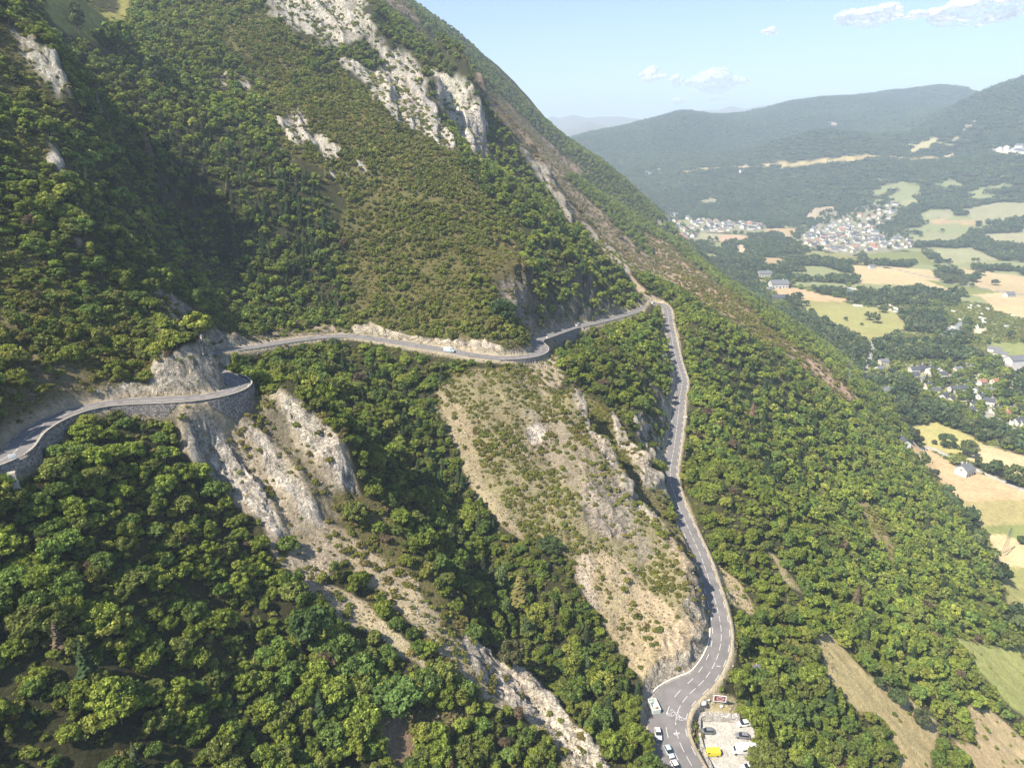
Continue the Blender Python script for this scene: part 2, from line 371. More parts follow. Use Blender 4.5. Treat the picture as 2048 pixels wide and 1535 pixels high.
# ------------------------------------------------------------------ ground cover, laid out in world space
CC = np.zeros(GX.shape + (3,)); TR = np.ones(GX.shape); SH = np.full(GX.shape, .75); RK = np.zeros(GX.shape); BR = np.zeros(GX.shape); CO = np.zeros(GX.shape)
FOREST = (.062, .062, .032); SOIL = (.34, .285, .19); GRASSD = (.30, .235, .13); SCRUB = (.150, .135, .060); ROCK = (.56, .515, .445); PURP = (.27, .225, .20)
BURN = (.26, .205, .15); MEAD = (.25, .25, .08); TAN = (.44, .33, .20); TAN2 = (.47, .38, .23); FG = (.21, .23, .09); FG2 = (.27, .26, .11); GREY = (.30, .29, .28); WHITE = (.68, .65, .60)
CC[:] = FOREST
JN = fbm(GX / 6, GY / 6, 3, 91) - .5; JN2 = fbm(GX / 30, GY / 30, 3, 92) - .5
OPEN = []
def smst(x): x = np.clip(x, 0, 1); return x * x * (3 - 2 * x)
def paint(px, col=None, tree=None, shrub=None, rock=None, brown=None, conif=None, soft=2.0, jit=1.0, world=False, amount=1.0):
    if tree is not None and tree <= .12 and shrub is not None and amount == 1.0 and not world: OPEN.append((px, tree, shrub))
    poly = np.array(px, float) if world else np.array([hit(u, v)[:2] for u, v in px])
    lo = poly.min(0) - 25; hi = poly.max(0) + 25
    bb = (GX > lo[0]) & (GX < hi[0]) & (GY > lo[1]) & (GY < hi[1])
    r = np.flatnonzero(bb.any(1)); c = np.flatnonzero(bb.any(0))
    if not len(r): return
    sl = np.s_[r[0]:r[-1] + 1, c[0]:c[-1] + 1]
    X, Y = GX[sl], GY[sl]
    L = np.column_stack([np.vstack([poly, poly[:1]]), np.zeros(len(poly) + 1)])
    d = np.full(X.shape, 1e9)
    for k in range(len(L) - 1):
        ax, ay = L[k, :2]; bx, by = L[k + 1, 0] - ax, L[k + 1, 1] - ay
        t = np.clip(((X - ax) * bx + (Y - ay) * by) / (bx * bx + by * by + 1e-9), 0, 1)
        d = np.minimum(d, np.hypot(X - ax - t * bx, Y - ay - t * by))
    sd = np.where(in_poly(X, Y, poly), d, -d)
    sc = np.clip(RHO[sl] / 250, .6, 4)
    m = smst((sd + (JN[sl] * 8 + JN2[sl] * 10) * jit * sc) / (soft * sc) + .5) * amount
    if col is not None: CC[sl] = CC[sl] * (1 - m[..., None]) + np.array(col) * m[..., None]
    for A, val in ((TR, tree), (SH, shrub), (RK, rock), (BR, brown), (CO, conif)):
        if val is not None: A[sl] = A[sl] * (1 - m) + val * m
def zp(ox, oy, s, L): return [(ox + x / s, oy + y / s) for x, y in L]
# --- scrub slopes
paint([(730,650),(705,560),(690,480),(640,350),(560,300),(540,180),(430,60),(500,40),(600,130),(700,150),(760,220),(900,300),(1000,420),(1060,560),(1060,700),(900,690)], SCRUB, .10, 1.0, brown=.38, jit=2)
paint([(560,240),(520,140),(400,90),(330,60),(420,20),(540,20),(620,110),(700,170),(650,200)], SCRUB, .35, 1.0, brown=.35, jit=3)
paint([(0,60),(60,60),(130,200),(140,300),(60,330),(0,300)], SCRUB, .2, 1.0, brown=.5, jit=2)
paint([(880,560),(960,500),(1040,560),(1070,650),(1060,705),(960,680),(820,660)], SCRUB, .12, 1.0, brown=.5, jit=1)
paint([(0,500),(90,520),(150,640),(250,600),(300,640),(430,690),(440,730),(330,745),(230,760),(120,790),(0,830)], SCRUB, .42, 1.0, brown=.6, jit=1.5)
paint([(30,640),(110,700),(160,770),(60,800),(0,760),(0,640)], SOIL, .4, .9, brown=.8, jit=2, amount=.4)
paint([(950,500),(1010,480),(1070,560),(1090,650),(1060,660),(1010,600)], SCRUB, .15, .8, brown=.7, rock=.3)
# --- the bare spur between the upper and the lower road
paint([(925,740),(1010,735),(1100,735),(1165,790),(1250,960),(1345,1050),(1410,1180),(1425,1250),(1400,1350),(1330,1395),(1305,1390),(1240,1290),(1180,1210),(1140,1120),(1060,1080),(990,1010),(940,930),(880,820),(870,770)], (.255,.225,.135), .0, .92, rock=.28, brown=.35, jit=.6)
paint([(1120,760),(1200,800),(1260,880),(1320,960),(1330,1010),(1280,1010),(1200,900)], SCRUB, .03, 1.0, brown=.45, jit=.6)
paint([(880,780),(930,830),(960,960),(1010,1020),(1050,1080),(1000,1050),(950,985),(925,920),(900,850)], SOIL, 0, .12, brown=.3, jit=.4)
paint([(1150,1120),(1190,1110),(1260,1180),(1330,1240),(1330,1390),(1290,1370),(1230,1290),(1180,1210)], (.40,.33,.21), 0, .35, brown=.3, jit=.6)
paint([(1190,1090),(1230,1110),(1290,1170),(1350,1220),(1340,1250),(1280,1210),(1220,1160)], (.43,.35,.24), 0, .15, jit=.4)
paint([(1160,1110),(1185,1120),(1180,1170),(1200,1220),(1180,1215),(1150,1150)], (.48,.41,.32), 0, .1, jit=.4)
paint([(1060,830),(1130,840),(1170,900),(1250,960),(1290,1060),(1320,1110),(1290,1130),(1200,1040),(1120,960),(1070,890)], (.285,.25,.185), 0, .8, rock=.5, brown=.4, jit=1)
paint([(1170,990),(1240,970),(1270,1030),(1250,1060),(1200,1080),(1170,1050)], (.31, .27, .225), 0, .4, rock=1, jit=1.5, soft=4)
paint([(1055,855),(1090,850),(1085,880),(1060,888)], ROCK, 0, .1, rock=1, jit=.4)
paint([(1140,765),(1170,790),(1172,830),(1145,800)], ROCK, 0, .2, rock=1, jit=.3)
paint([(1130,755),(1165,790),(1215,890),(1250,950),(1300,1015),(1340,1050),(1310,1050),(1260,990),(1200,900),(1150,820)], (.44,.39,.32), 0, .8, rock=.9, jit=.4)
paint([(1205,815),(1225,820),(1290,905),(1320,965),(1290,960),(1250,900)], (.44,.39,.32), 0, .8, rock=.9, jit=.4)
paint([(1300,1010),(1350,1060),(1400,1130),(1424,1230),(1410,1260),(1375,1180),(1330,1090)], (.30,.25,.18), 0, .75, rock=.8, brown=.7, jit=.4)
paint([(1330,1270),(1400,1235),(1424,1255),(1420,1300),(1370,1368),(1325,1378),(1318,1320)], (.45,.37,.26), 0, .12, rock=.7, jit=.4)
paint([(1065,700),(1100,690),(1130,760),(1090,790),(1060,745)], (.42,.35,.25), 0, .5, jit=.4)
# --- left ribs
paint([(345,825),(420,810),(520,785),(570,770),(700,890),(725,990),(690,1010),(660,1060),(700,1110),(620,1170),(560,1130),(520,1040),(420,950),(370,890)], (.42,.36,.27), .10, .55, rock=.35, brown=.5, jit=.7)
paint([(395,832),(432,838),(500,930),(555,1020),(573,1078),(540,1070),(500,1010),(440,960),(390,910),(375,870)], ROCK, 0, .16, rock=1, jit=.45)
paint([(478,840),(520,862),(580,930),(640,1030),(650,1058),(600,1040),(560,980),(520,900)], ROCK, .0, .16, rock=1, jit=.5)
paint([(555,785),(600,796),(655,850),(692,910),(718,990),(700,1000),(660,940),(610,895),(580,850),(560,815)], (.55,.50,.425), 0, .22, rock=1, jit=.35)
paint([(445,800),(520,780),(560,800),(590,880),(650,960),(690,1040),(660,1060),(600,960),(540,870)], FOREST, .25, 1.0, jit=.5, amount=.55)
# grassy sunlit strips
Z2 = lambda L: zp(560, 950, 2.624, L)
paint(Z2([(230,250),(420,330),(600,430),(740,520),(830,620),(900,700),(980,800),(1040,900),(1150,1000),(1330,1180),(1440,1300),(1620,1480),(1700,1560),(1500,1560),(1430,1400),(1280,1250),(1100,1180),(1000,1080),(880,1000),(800,900),(640,740),(560,640),(420,520),(330,440)]), (.43,.36,.245), .0, .55, brown=.5, jit=.7)
paint(Z2([(90,545),(300,590),(480,690),(620,820),(760,950),(800,1040),(640,940),(500,830),(380,790),(250,690)]), (.46,.385,.265), 0, .2, brown=.3, jit=.5)
paint(Z2([(280,120),(400,90),(560,130),(640,260),(760,440),(840,560),(880,640),(980,760),(1000,860),(920,850),(820,700),(700,560),(500,400),(380,300)]), SCRUB, .5, .8, brown=.35, jit=1)
paint(Z2([(950,830),(1060,880),(1200,1000),(1390,1100),(1500,1240),(1620,1380),(1760,1560),(1560,1560),(1440,1370),(1330,1280),(1180,1180),(1020,1040)]), (.52,.46,.38), 0, .3, rock=1, jit=.5)
paint(Z2([(60,250),(180,330),(150,390),(70,340)]), SOIL, 0, .1, jit=.4)
paint(Z2([(520,1260),(640,1290),(700,1400),(720,1500),(600,1520),(540,1380)]), (.26,.19,.13), 0, .2, jit=.7)
paint(Z2([(620,1230),(860,1230),(980,1260),(900,1330),(680,1330)]), SCRUB, 0, 1.0, brown=1.0, jit=.7)
# --- upper cliffs and outcrops
paint([(0,780),(60,800),(150,790),(215,770),(225,800),(140,820),(60,850),(0,890)], (.15,.13,.07), .9, 1.0, brown=.8, jit=.5)
for L in ([(535,-20),(730,-20),(748,60),(800,115),(762,112),(730,78),(650,92),(620,72),(590,62),(560,30)],
          [(680,115),(740,140),(790,112),(850,180),(872,230),(914,296),(900,306),(850,272),(800,242),(770,215),(740,172),(690,140)],
          [(868,148),(915,160),(945,200),(968,250),(973,318),(955,322),(935,290),(915,250),(890,215),(878,190)],
          [(930,162),(952,190),(971,240),(964,255),(948,222)],
          [(557,240),(590,212),(622,235),(626,268),(606,292),(570,280)],
          [(624,268),(646,270),(640,302),(624,296)], [(645,290),(680,300),(676,322),(642,320)], [(700,308),(736,330),(742,348),(705,342)], [(658,335),(700,346),(696,356),(660,350)],
          [(440,150),(455,150),(455,180),(440,178)], [(478,148),(495,152),(500,178),(482,175)],
          [(20,55),(70,78),(112,120),(138,170),(152,218),(105,218),(92,180),(68,120)], [(105,280),(125,300),(118,340),(105,330)],
          [(755,112),(800,108),(838,150),(800,150)],[(720,30),(745,40),(750,60),(730,60)]):
    paint(L, ROCK, 0, .4, rock=1, jit=.6)
paint([(232,794),(250,768),(330,740),(400,722),(436,688),(456,722),(460,770),(400,794),(300,798)], (.60,.56,.49), 0, .05, rock=1, jit=.3)
paint([(705,655),(740,648),(790,668),(880,678),(970,683),(1010,698),(1022,714),(900,696),(800,682),(705,668)], (.58,.51,.41), 0, .1, rock=.9, jit=.3)
paint([(440,690),(560,660),(660,650),(690,662),(560,672),(440,700)], (.30,.25,.19), .1, .3, rock=.6, jit=.4)
paint([(1070,670),(1110,650),(1230,620),(1290,600),(1300,610),(1200,640),(1100,668)], (.34,.29,.22), .15, .5, rock=.5, jit=.4)
paint([(1005,560),(1050,590),(1075,640),(1068,665),(1030,630)], (.30,.26,.21), 0, .6, rock=.8, brown=.7, jit=.6)
paint([(530,-5),(545,-5),(560,30),(545,32)], (.3,.28,.25), 0, .1, rock=1, jit=.3)
paint([(140,470),(165,480),(170,510),(150,510)], (.3,.27,.22), 0, .2, rock=1, jit=.5)
# --- far flank: burnt and stony strips between dark woods
paint([(740,-30),(792,-10),(850,58),(900,108),(960,148),(1005,195),(1060,245),(1110,295),(1160,335),(1135,350),(1070,300),(1010,245),(968,195),(915,138),(845,74)], BURN, .05, .35, brown=1, jit=.4)
paint([(1040,280),(1075,310),(1130,355),(1200,420),(1260,480),(1330,530),(1400,600),(1330,560),(1270,530),(1200,480),(1140,430),(1095,370)], BURN, .05, .4, brown=.95, jit=.4)
paint([(1290,462),(1330,482),(1400,540),(1470,588),(1530,650),(1610,710),(1660,765),(1620,745),(1560,700),(1480,650),(1400,602),(1340,545)], (.30,.22,.16), .05, .6, brown=.8, jit=.3)
paint([(1590,690),(1640,720),(1700,780),(1722,800),(1690,800),(1640,760)], (.36,.26,.19), 0, .3, brown=.8, jit=.3)
paint([(1028,278),(1050,300),(1085,335),(1120,375),(1142,430),(1148,455),(1132,440),(1110,395),(1060,330)], (.42,.37,.31), .0, .2, rock=.8, jit=.25)
paint([(1165,440),(1200,470),(1240,510),(1285,545),(1262,552),(1215,515),(1175,470)], (.40,.34,.27), .0, .25, jit=.25)
paint([(1258,545),(1275,565),(1310,590),(1322,600),(1290,604),(1268,572)], (.44,.36,.25), 0, .15, jit=.2)
paint([(1400,590),(1440,600),(1560,720),(1640,800),(1600,800),(1500,700)], (.20,.18,.08), .6, .7, brown=.5, jit=.4, amount=.5)
paint([(800,20),(860,60),(930,120),(962,185),(940,165),(880,142),(840,110),(790,60)], FOREST, 1.0, .5, rock=0, brown=0, jit=.3)
# --- upper left meadow
paint([(75,-60),(260,-60),(255,58),(190,85),(120,60),(88,20)], (.30, .29, .10), 0, .02, jit=.4)
# --- right of the lower road
paint([(1392,1095),(1412,1100),(1480,1165),(1512,1225),(1492,1230),(1450,1195),(1420,1150)], (.42,.35,.22), .0, .25, jit=.2)
paint([(1715,1000),(1740,1010),(1790,1090),(1790,1130),(1750,1080)], (.27,.22,.11), .05, .6, brown=.6, jit=.3)
paint([(1535,1095),(1560,1120),(1600,1180),(1570,1165)], (.30,.26,.15), .05, .4, jit=.3)
Z8 = lambda L: zp(1600, 1100, 3.529, L)
paint(Z8([(90,555),(240,600),(330,720),(480,880),(600,960),(760,1030),(960,1200),(980,1290),(900,1700),(660,1700),(680,1400),(600,1200),(400,1130),(280,1000),(180,860),(120,650)]), (.40,.33,.18), 0, .02, jit=.15)
paint(Z8([(1100,620),(1240,650),(1530,680),(1600,600),(1800,700),(1800,1350),(1480,1100),(1380,980),(1260,850),(1220,760)]), (.30,.32,.12), 0, .02, jit=.15)
paint(Z8([(1180,1080),(1330,1110),(1600,1350),(1800,1700),(1340,1700),(1180,1450),(1080,1340),(1250,1380)]), (.42,.34,.20), 0, .05, jit=.15)
paint(Z8([(1360,70),(1600,80),(1600,500),(1500,400),(1400,200)]), FG, 0, .02, jit=.1)
paint([(1395,1395),(1470,1395),(1480,1435),(1400,1430)], (.36,.31,.18), 0, .1, jit=.2)
# --- valley floor
inv = np.abs(ZG - VF) < 9
VAL = []
for L, c in (([(1815,885),(1850,893),(1920,935),(1990,955),(2100,1000),(2100,1130),(1990,1050),(1920,1000),(1865,950)], TAN),
             ([(1905,1002),(2100,995),(2100,1050),(1960,1052)], (.33,.29,.14)), ([(1958,1052),(2100,1045),(2100,1105),(1975,1066)], FG),
             ([(1972,1066),(2010,1068),(2100,1110),(2100,1150),(1995,1125)], (.48,.38,.23)), ([(1995,1122),(2100,1135),(2100,1300),(2020,1240)], FG2),
             ([(1822,852),(1870,843),(1940,870),(1972,892),(1950,910),(1880,905),(1828,882)], (.36,.33,.14)),
             ([(1928,898),(1970,890),(2100,925),(2100,985),(1990,948),(1935,918)], TAN2),
             ([(1586,598),(1650,598),(1790,622),(1812,650),(1803,668),(1742,692),(1700,672),(1620,632)], FG2),
             ([(1538,570),(1590,574),(1640,588),(1720,602),(1640,603),(1560,592)], TAN),
             ([(1695,528),(1850,538),(1940,558),(2100,590),(2100,618),(1960,592),(1850,572),(1720,567)], (.52,.42,.25)), ([(1720,503),(1840,503),(1870,530),(1740,525)], FG),
             ([(1850,560),(1930,565),(2000,585),(1930,590)], FG), ([(1900,533),(2100,560),(2100,650),(1990,622),(1960,592),(2050,600),(1940,560)], TAN2),
             ([(1600,505),(1700,508),(1730,530),(1640,520)], FG2), ([(1330,462),(1400,465),(1490,470),(1490,486),(1400,481)], (.36,.34,.22)), ([(1440,470),(1495,471),(1492,485),(1440,482)], (.50,.36,.26)),
             ([(1520,457),(1680,455),(1692,471),(1560,472)], TAN), ([(1560,472),(1690,472),(1680,487),(1600,492)], (.33,.34,.19)), ([(1395,440),(1500,445),(1520,460),(1400,460)], (.36,.35,.22)),
             ([(1978,684),(2100,688),(2100,725),(2010,716),(1985,700)], FG), ([(1990,718),(2100,735),(2100,755),(2030,742)], GREY),
             ([(1525,515),(1560,515),(1580,530),(1530,530)], TAN), ([(1950,655),(1975,655),(1965,668),(1945,665)], (.5,.45,.33))):
    paint(L, c, 0, 0, soft=1, jit=.08); VAL.append(L)
for L, c in (([(1620,418),(1680,407),(1662,430),(1608,440)], (.45,.37,.27)), ([(1858,440),(1950,440),(1955,448),(1868,449)], TAN), ([(1798,482),(1860,465),(1935,470),(1905,487),(1810,488)], (.30,.30,.17)),
             ([(1815,292),(1870,272),(1882,285),(1822,306)], (.44,.40,.22)), ([(1765,412),(1830,398),(1850,405),(1770,425)], (.33,.33,.18)), ([(1925,420),(1990,405),(2100,395),(2100,425),(1960,448)], (.32,.31,.19)),
             ([(1840,500),(1940,495),(2000,520),(1900,530)], (.33,.33,.19)), ([(1850,425),(1900,420),(1905,435),(1850,437)], (.33,.32,.2)), ([(1985,296),(2100,298),(2100,312),(2000,310)], (.6,.55,.45)),
             ([(1880,310),(1910,305),(1925,314),(1890,316)], (.5,.42,.33)), ([(1400,400),(1430,395),(1440,405),(1410,410)], (.33,.31,.2)), ([(1925,255),(1950,240),(1955,250),(1930,262)], (.40,.36,.28)), ([(1890,290),(1920,268),(1915,280),(1895,297)], (.36,.33,.2)),
             ([(1960,470),(2100,460),(2100,480),(1990,490)], (.34,.32,.2)), ([(1370,437),(1420,434),(1410,441),(1375,442)], (.4,.36,.25)), ([(1655,244),(1672,243),(1674,252),(1660,253)], (.55,.45,.4))):
    paint(L, c, 0, 0, soft=.6, jit=.12)
for L in ([(1580,470),(1620,450),(1640,425),(1700,418),(1790,398),(1800,420),(1760,450),(1830,480),(1810,500),(1700,512),(1610,492)], [(1308,446),(1400,440),(1530,442),(1530,462),(1400,466),(1330,462)], [(1780,735),(1850,730),(1990,720),(2100,790),(2100,860),(2000,850),(1900,790),(1800,770)]):
    paint(L, (.27,.26,.18), .3, .1, soft=1, jit=.3)
# pond and river beds
paint([(1676,578),(1700,577),(1716,586),(1712,594),(1690,590)], (.10,.15,.17), 0, 0, soft=.4, jit=0)
paint([(1920,640),(1935,650),(1925,665),(1905,670),(1890,668),(1905,655)], (.22,.24,.25), 0, 0, soft=.4, jit=.05)
def stroke(L, wdt, col, tree=0, shrub=0, soft=1.2):
    L3 = np.array([hit(u, v) for u, v in L]); L3 = smooth_poly(L3, max(3, wdt), 2)
    D_, _, _ = poly_dist(GX, GY, L3, box=max(60, wdt * 4) + 20)
    m = smst((wdt / 2 - D_) / soft + .5) * (D_ < 1e8)
    global CC
    CC = CC * (1 - m[..., None]) + np.array(col) * m[..., None]
    for A, val in ((TR, tree), (SH, shrub)): A[:] = A * (1 - m) + val * m
stroke([(1688,664),(1720,676),(1742,686),(1743,702),(1735,730),(1727,765)], 9, GREY)
stroke([(1762,812),(1770,830),(1785,850)], 8, GREY)
stroke([(1700,610),(1760,612),(1800,626)], 5, WHITE); stroke([(1700,575),(1745,590),(1790,615),(1808,632)], 7, WHITE)
stroke([(1905,652),(1890,668),(1872,680),(1850,690)], 9, (.5,.5,.48))
stroke([(1820,880),(1860,893),(1920,925),(1985,953),(2100,1003)], 5, (.38,.37,.35))
stroke([(1900,730),(1950,735),(1985,742)], 8, GREY); stroke([(1960,820),(1990,845),(2040,862)], 7, GREY)
stroke([(1370,343),(1450,335),(1500,333),(1560,329),(1640,323),(1720,320),(1800,316),(1905,312)], 34, (.52,.42,.22), soft=8)
stroke([(1700,520),(1800,540),(1900,565),(2048,590)], 7, GREY); stroke([(1480,490),(1485,505),(1478,512)], 22, (.60,.48,.36), soft=4)
stroke([(1640,745),(1680,775),(1702,800)], 4, (.5,.42,.32)); stroke([(600,1295),(615,1330),(620,1400),(628,1460)], .9, (.42,.35,.25), tree=.2, shrub=.3, soft=.8)
stroke([(1075,330),(1110,370),(1150,430)], 5, (.46,.42,.36), soft=3)
for L, k in (([(280,230),(430,250),(560,300),(640,380),(690,480),(680,640),(560,560),(430,560),(330,420),(260,330)], .55), ([(150,200),(300,240),(330,420),(250,520),(170,420),(130,300)], .22),
             ([(640,740),(700,720),(860,800),(900,900),(980,1010),(1060,1120),(1010,1160),(900,1100),(780,950),(680,850)], .22), ([(1320,640),(1340,650),(1348,740),(1330,760),(1310,700)], .5),
             ([(1440,640),(1560,720),(1640,860),(1620,980),(1500,960),(1430,830)], .25), ([(1000,400),(1100,420),(1240,560),(1180,600),(1080,520)], .22), ([(600,0),(900,60),(1130,280),(1240,390),(1120,300),(960,160),(860,60)], .4), ([(1350,520),(1500,620),(1680,780),(1600,760),(1420,620)], .2)):
    paint(L, conif=k, soft=10, jit=1)
# patches of tone inside forest ground, scrub and fields
n1 = fbm(GX / 9, GY / 9, 4, 61); n2 = fbm(GX / 60, GY / 60, 3, 62)
CC *= (0.86 + .28 * n1)[..., None] * (0.9 + .2 * n2)[..., None]
CC[..., 1] *= 0.96 + .08 * fbm(GX / 25, GY / 25, 2, 63)
# distant ridges keep bare greyish brown tops, near hills stay wooded
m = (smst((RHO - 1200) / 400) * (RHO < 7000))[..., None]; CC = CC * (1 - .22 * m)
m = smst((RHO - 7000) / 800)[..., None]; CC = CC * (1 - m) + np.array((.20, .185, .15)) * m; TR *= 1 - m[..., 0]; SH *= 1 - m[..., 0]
# verge beside the carriageway: pale gravel and dry grass, no plants on the road itself
m = smst(1 - (ROADD - HW - 1.2) / 1.5); CC = CC * (1 - m[..., None]) + np.array((.43,.37,.27)) * m[..., None]
low = (ZG < -150) & (RHO > 900) & (pix(GX, GY, ZG)[0] > 1740) | (np.abs(ZG - VF) < 10)
gap = low * smst((.47 - fbm(GX / 95, GY / 60, 3, 66)) / .05) * (TR > .5); CC = CC * (1 - gap[..., None]) + np.array((.21, .225, .115)) * gap[..., None]; TR *= 1 - gap
TR *= np.where(RHO < 430, .45 + .55 * smst((fbm(GX / 13, GY / 13, 3, 67) - .34) / .07), 1)
TR *= smst((ROADD - 5.2) / 2.0); SH *= smst((ROADD - 4.3) / 1.5)
# trees keep off the line of sight between road and slope right below it only where walls stand
m = np.clip(1 - sdc / 1.5, 0, 1); m[sdc < 0] = 1; m *= (ROADD > HW + 1.0)
CC = CC * (1 - m[..., None]) + np.array((.47,.45,.41)) * m[..., None]; TR *= 1 - m; SH *= 1 - m
# ------------------------------------------------------------------ broken rock: push the ground in and out where it is stone
nx, ny, nz = grid_normal()
steep = np.clip((0.80 - nz) / 0.25, 0, 1) * (RHO < 1300) * (ROADD > HW + 1.2) * (sdc > 1)
bankA = (pix(GX, GY, ZG)[0] < 215) & (RHO < 235)
stone_cut = UPH * ~bankA * smst(np.clip((0.62 - nz) / 0.12, 0, 1)) * (RHO < 900) * (ROADD > HW + 1.0) * (sdc > 1) * smst((26 - ROADD) / 10)
uu_ = pix(GX, GY, ZG)[0]; a_ = (stone_cut * np.where((uu_ > 1035) & (uu_ < 1320) & (RHO > 325), .25, .8))[..., None]; CC = CC * (1 - a_) + np.array((.50, .45, .375)) * (.8 + .4 * n1)[..., None] * a_
RKD = np.clip(RK + .6 * stone_cut, 0, 1) * smst((ROADD - HW - 1.3) / 2.5)
SC_ = np.clip(RHO / 230, .8, 3.2)
al = (GX * .83 - GY * .56); ac = (GX * .56 + GY * .83)
r1 = fbm(ac / (4.2 * SC_) + ZG / (9 * SC_), al / (9.0 * SC_), 4, 101, ridged=True) - .55
r2 = fbm(ac / (1.5 * SC_), al / (2.6 * SC_) + ZG / (2.4 * SC_), 3, 111, ridged=True) - .55
r3 = np.abs(2 * vnoise2(ac / (2.6 * SC_) + ZG / (4 * SC_) + r1 * 2, al / (4.4 * SC_), 121) - 1)
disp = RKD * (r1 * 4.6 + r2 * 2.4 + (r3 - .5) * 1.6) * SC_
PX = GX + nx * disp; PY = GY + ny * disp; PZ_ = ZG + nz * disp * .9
CC *= (1 + RKD * np.clip(r2 * .9 + r1 * .5 + (r3 - .5) * .3, -.35, .2))[..., None]  # relief shade put into the colour: rock hollows darker, crests lighter
CC = np.clip(CC, .012, .8)
ZG_base = ZG; ZG = PZ_.copy()
print('painted')
# ------------------------------------------------------------------ materials
def newmat(name):
    m = bpy.data.materials.new(name); m.use_nodes = True; t = m.node_tree; t.nodes.clear()
    out = t.nodes.new('ShaderNodeOutputMaterial'); return m, t, out
def N(t, ty, **kw):
    n = t.nodes.new(ty)
    for k, v in kw.items():
        if k in ('inp',):
            for a, b in v.items(): n.inputs[a].default_value = b
        else: setattr(n, k, v)
    return n
def mathn(t, op, a, b=None):
    n = t.nodes.new('ShaderNodeMath'); n.operation = op
    for i, x in enumerate((a, b)):
        if x is None: continue
        if hasattr(x, 'links'): t.links.new(x, n.inputs[i])
        else: n.inputs[i].default_value = x
    return n.outputs[0]
def noise_fac(t, scale, detail=4, rough=.6, vec=None, lo=.3, hi=.7, out=(0.0, 1.0)):
    nn = N(t, 'ShaderNodeTexNoise', inp={'Scale': scale, 'Detail': detail, 'Roughness': rough})
    if vec is not None: t.links.new(vec, nn.inputs['Vector'])
    r = N(t, 'ShaderNodeMapRange', inp={1: lo, 2: hi, 3: out[0], 4: out[1]}); t.links.new(nn.outputs['Fac'], r.inputs[0]); return r.outputs[0]
def mulcol(t, col, fac):
    m = N(t, 'ShaderNodeVectorMath', operation='SCALE'); t.links.new(col, m.inputs[0]); t.links.new(fac, m.inputs['Scale']); return m.outputs[0]
def terrain_mat():
    m, t, out = newmat('terrain_ground')
    at = N(t, 'ShaderNodeAttribute', attribute_name='col'); ar = N(t, 'ShaderNodeAttribute', attribute_name='rockm')
    geo = N(t, 'ShaderNodeNewGeometry'); pos = geo.outputs['Position']
    f1 = noise_fac(t, 1.6, 5, .65, pos, out=(.72, 1.28)); f2 = noise_fac(t, .35, 4, .6, pos, out=(.82, 1.18)); f3 = noise_fac(t, 5.0, 3, .7, pos, out=(.85, 1.15))
    c = mulcol(t, at.outputs['Color'], mathn(t, 'MULTIPLY', mathn(t, 'MULTIPLY', f1, f2), f3))
    # cracks on stone, their shade painted into the colour
    vo = N(t, 'ShaderNodeTexNoise', inp={'Scale': .55, 'Detail': 6, 'Roughness': .75, 'Distortion': .8})
    mp = N(t, 'ShaderNodeMapping', inp={'Rotation': (0.4, 0.2, .6), 'Scale': (1.0, 2.6, .8)}); t.links.new(pos, mp.inputs[0]); t.links.new(mp.outputs[0], vo.inputs['Vector'])
    r = N(t, 'ShaderNodeMapRange', inp={1: .42, 2: .56, 3: .55, 4: 1.18}); t.links.new(vo.outputs['Fac'], r.inputs[0])
    mx = N(t, 'ShaderNodeMix', data_type='FLOAT'); mx.inputs[2].default_value = 1.0
    t.links.new(ar.outputs['Fac'], mx.inputs[0]); t.links.new(r.outputs[0], mx.inputs[3])
    c = mulcol(t, c, mx.outputs[0])
    # grey-green dry tufts over soil
    b = N(t, 'ShaderNodeBsdfDiffuse', inp={'Roughness': .8}); t.links.new(c, b.inputs['Color'])
    vf = N(t, 'ShaderNodeTexVoronoi', feature='F1', inp={'Scale': .42, 'Randomness': 1.0}); t.links.new(mp.outputs[0], vf.inputs['Vector'])
    vg = N(t, 'ShaderNodeTexVoronoi', feature='F1', inp={'Scale': 1.3, 'Randomness': 1.0}); t.links.new(mp.outputs[0], vg.inputs['Vector'])
    hn = N(t, 'ShaderNodeTexNoise', inp={'Scale': 1.1, 'Detail': 8, 'Roughness': .72}); t.links.new(pos, hn.inputs['Vector'])
    h = mathn(t, 'ADD', hn.outputs['Fac'], mathn(t, 'MULTIPLY', vo.outputs['Fac'], mathn(t, 'MULTIPLY', ar.outputs['Fac'], 1.6)))
    h = mathn(t, 'ADD', h, mathn(t, 'MULTIPLY', mathn(t, 'ADD', mathn(t, 'MULTIPLY', vf.outputs['Distance'], 1.0), mathn(t, 'MULTIPLY', vg.outputs['Distance'], .35)), ar.outputs['Fac']))
    bp = N(t, 'ShaderNodeBump', inp={'Strength': .9, 'Distance': 1.3}); t.links.new(h, bp.inputs['Height']); t.links.new(bp.outputs[0], b.inputs['Normal'])
    t.links.new(b.outputs[0], out.inputs['Surface']); return m
def flat(name, col, rough=.8, var=.15, scale=2.0, metal=0, bump=0, spec=.3):
    m, t, out = newmat(name)
    p = N(t, 'ShaderNodeBsdfPrincipled', inp={'Roughness': rough, 'Metallic': metal, 'Specular IOR Level': spec})
    geo = N(t, 'ShaderNodeNewGeometry'); f = noise_fac(t, scale, 5, .65, geo.outputs['Position'], out=(1 - var, 1 + var))
    rgb = N(t, 'ShaderNodeRGB'); rgb.outputs[0].default_value = (*col, 1)
    t.links.new(mulcol(t, rgb.outputs[0], f), p.inputs['Base Color'])
    if bump:
        bp = N(t, 'ShaderNodeBump', inp={'Strength': bump, 'Distance': .1}); t.links.new(f, bp.inputs['Height']); t.links.new(bp.outputs[0], p.inputs['Normal'])
    t.links.new(p.outputs[0], out.inputs['Surface']); return m
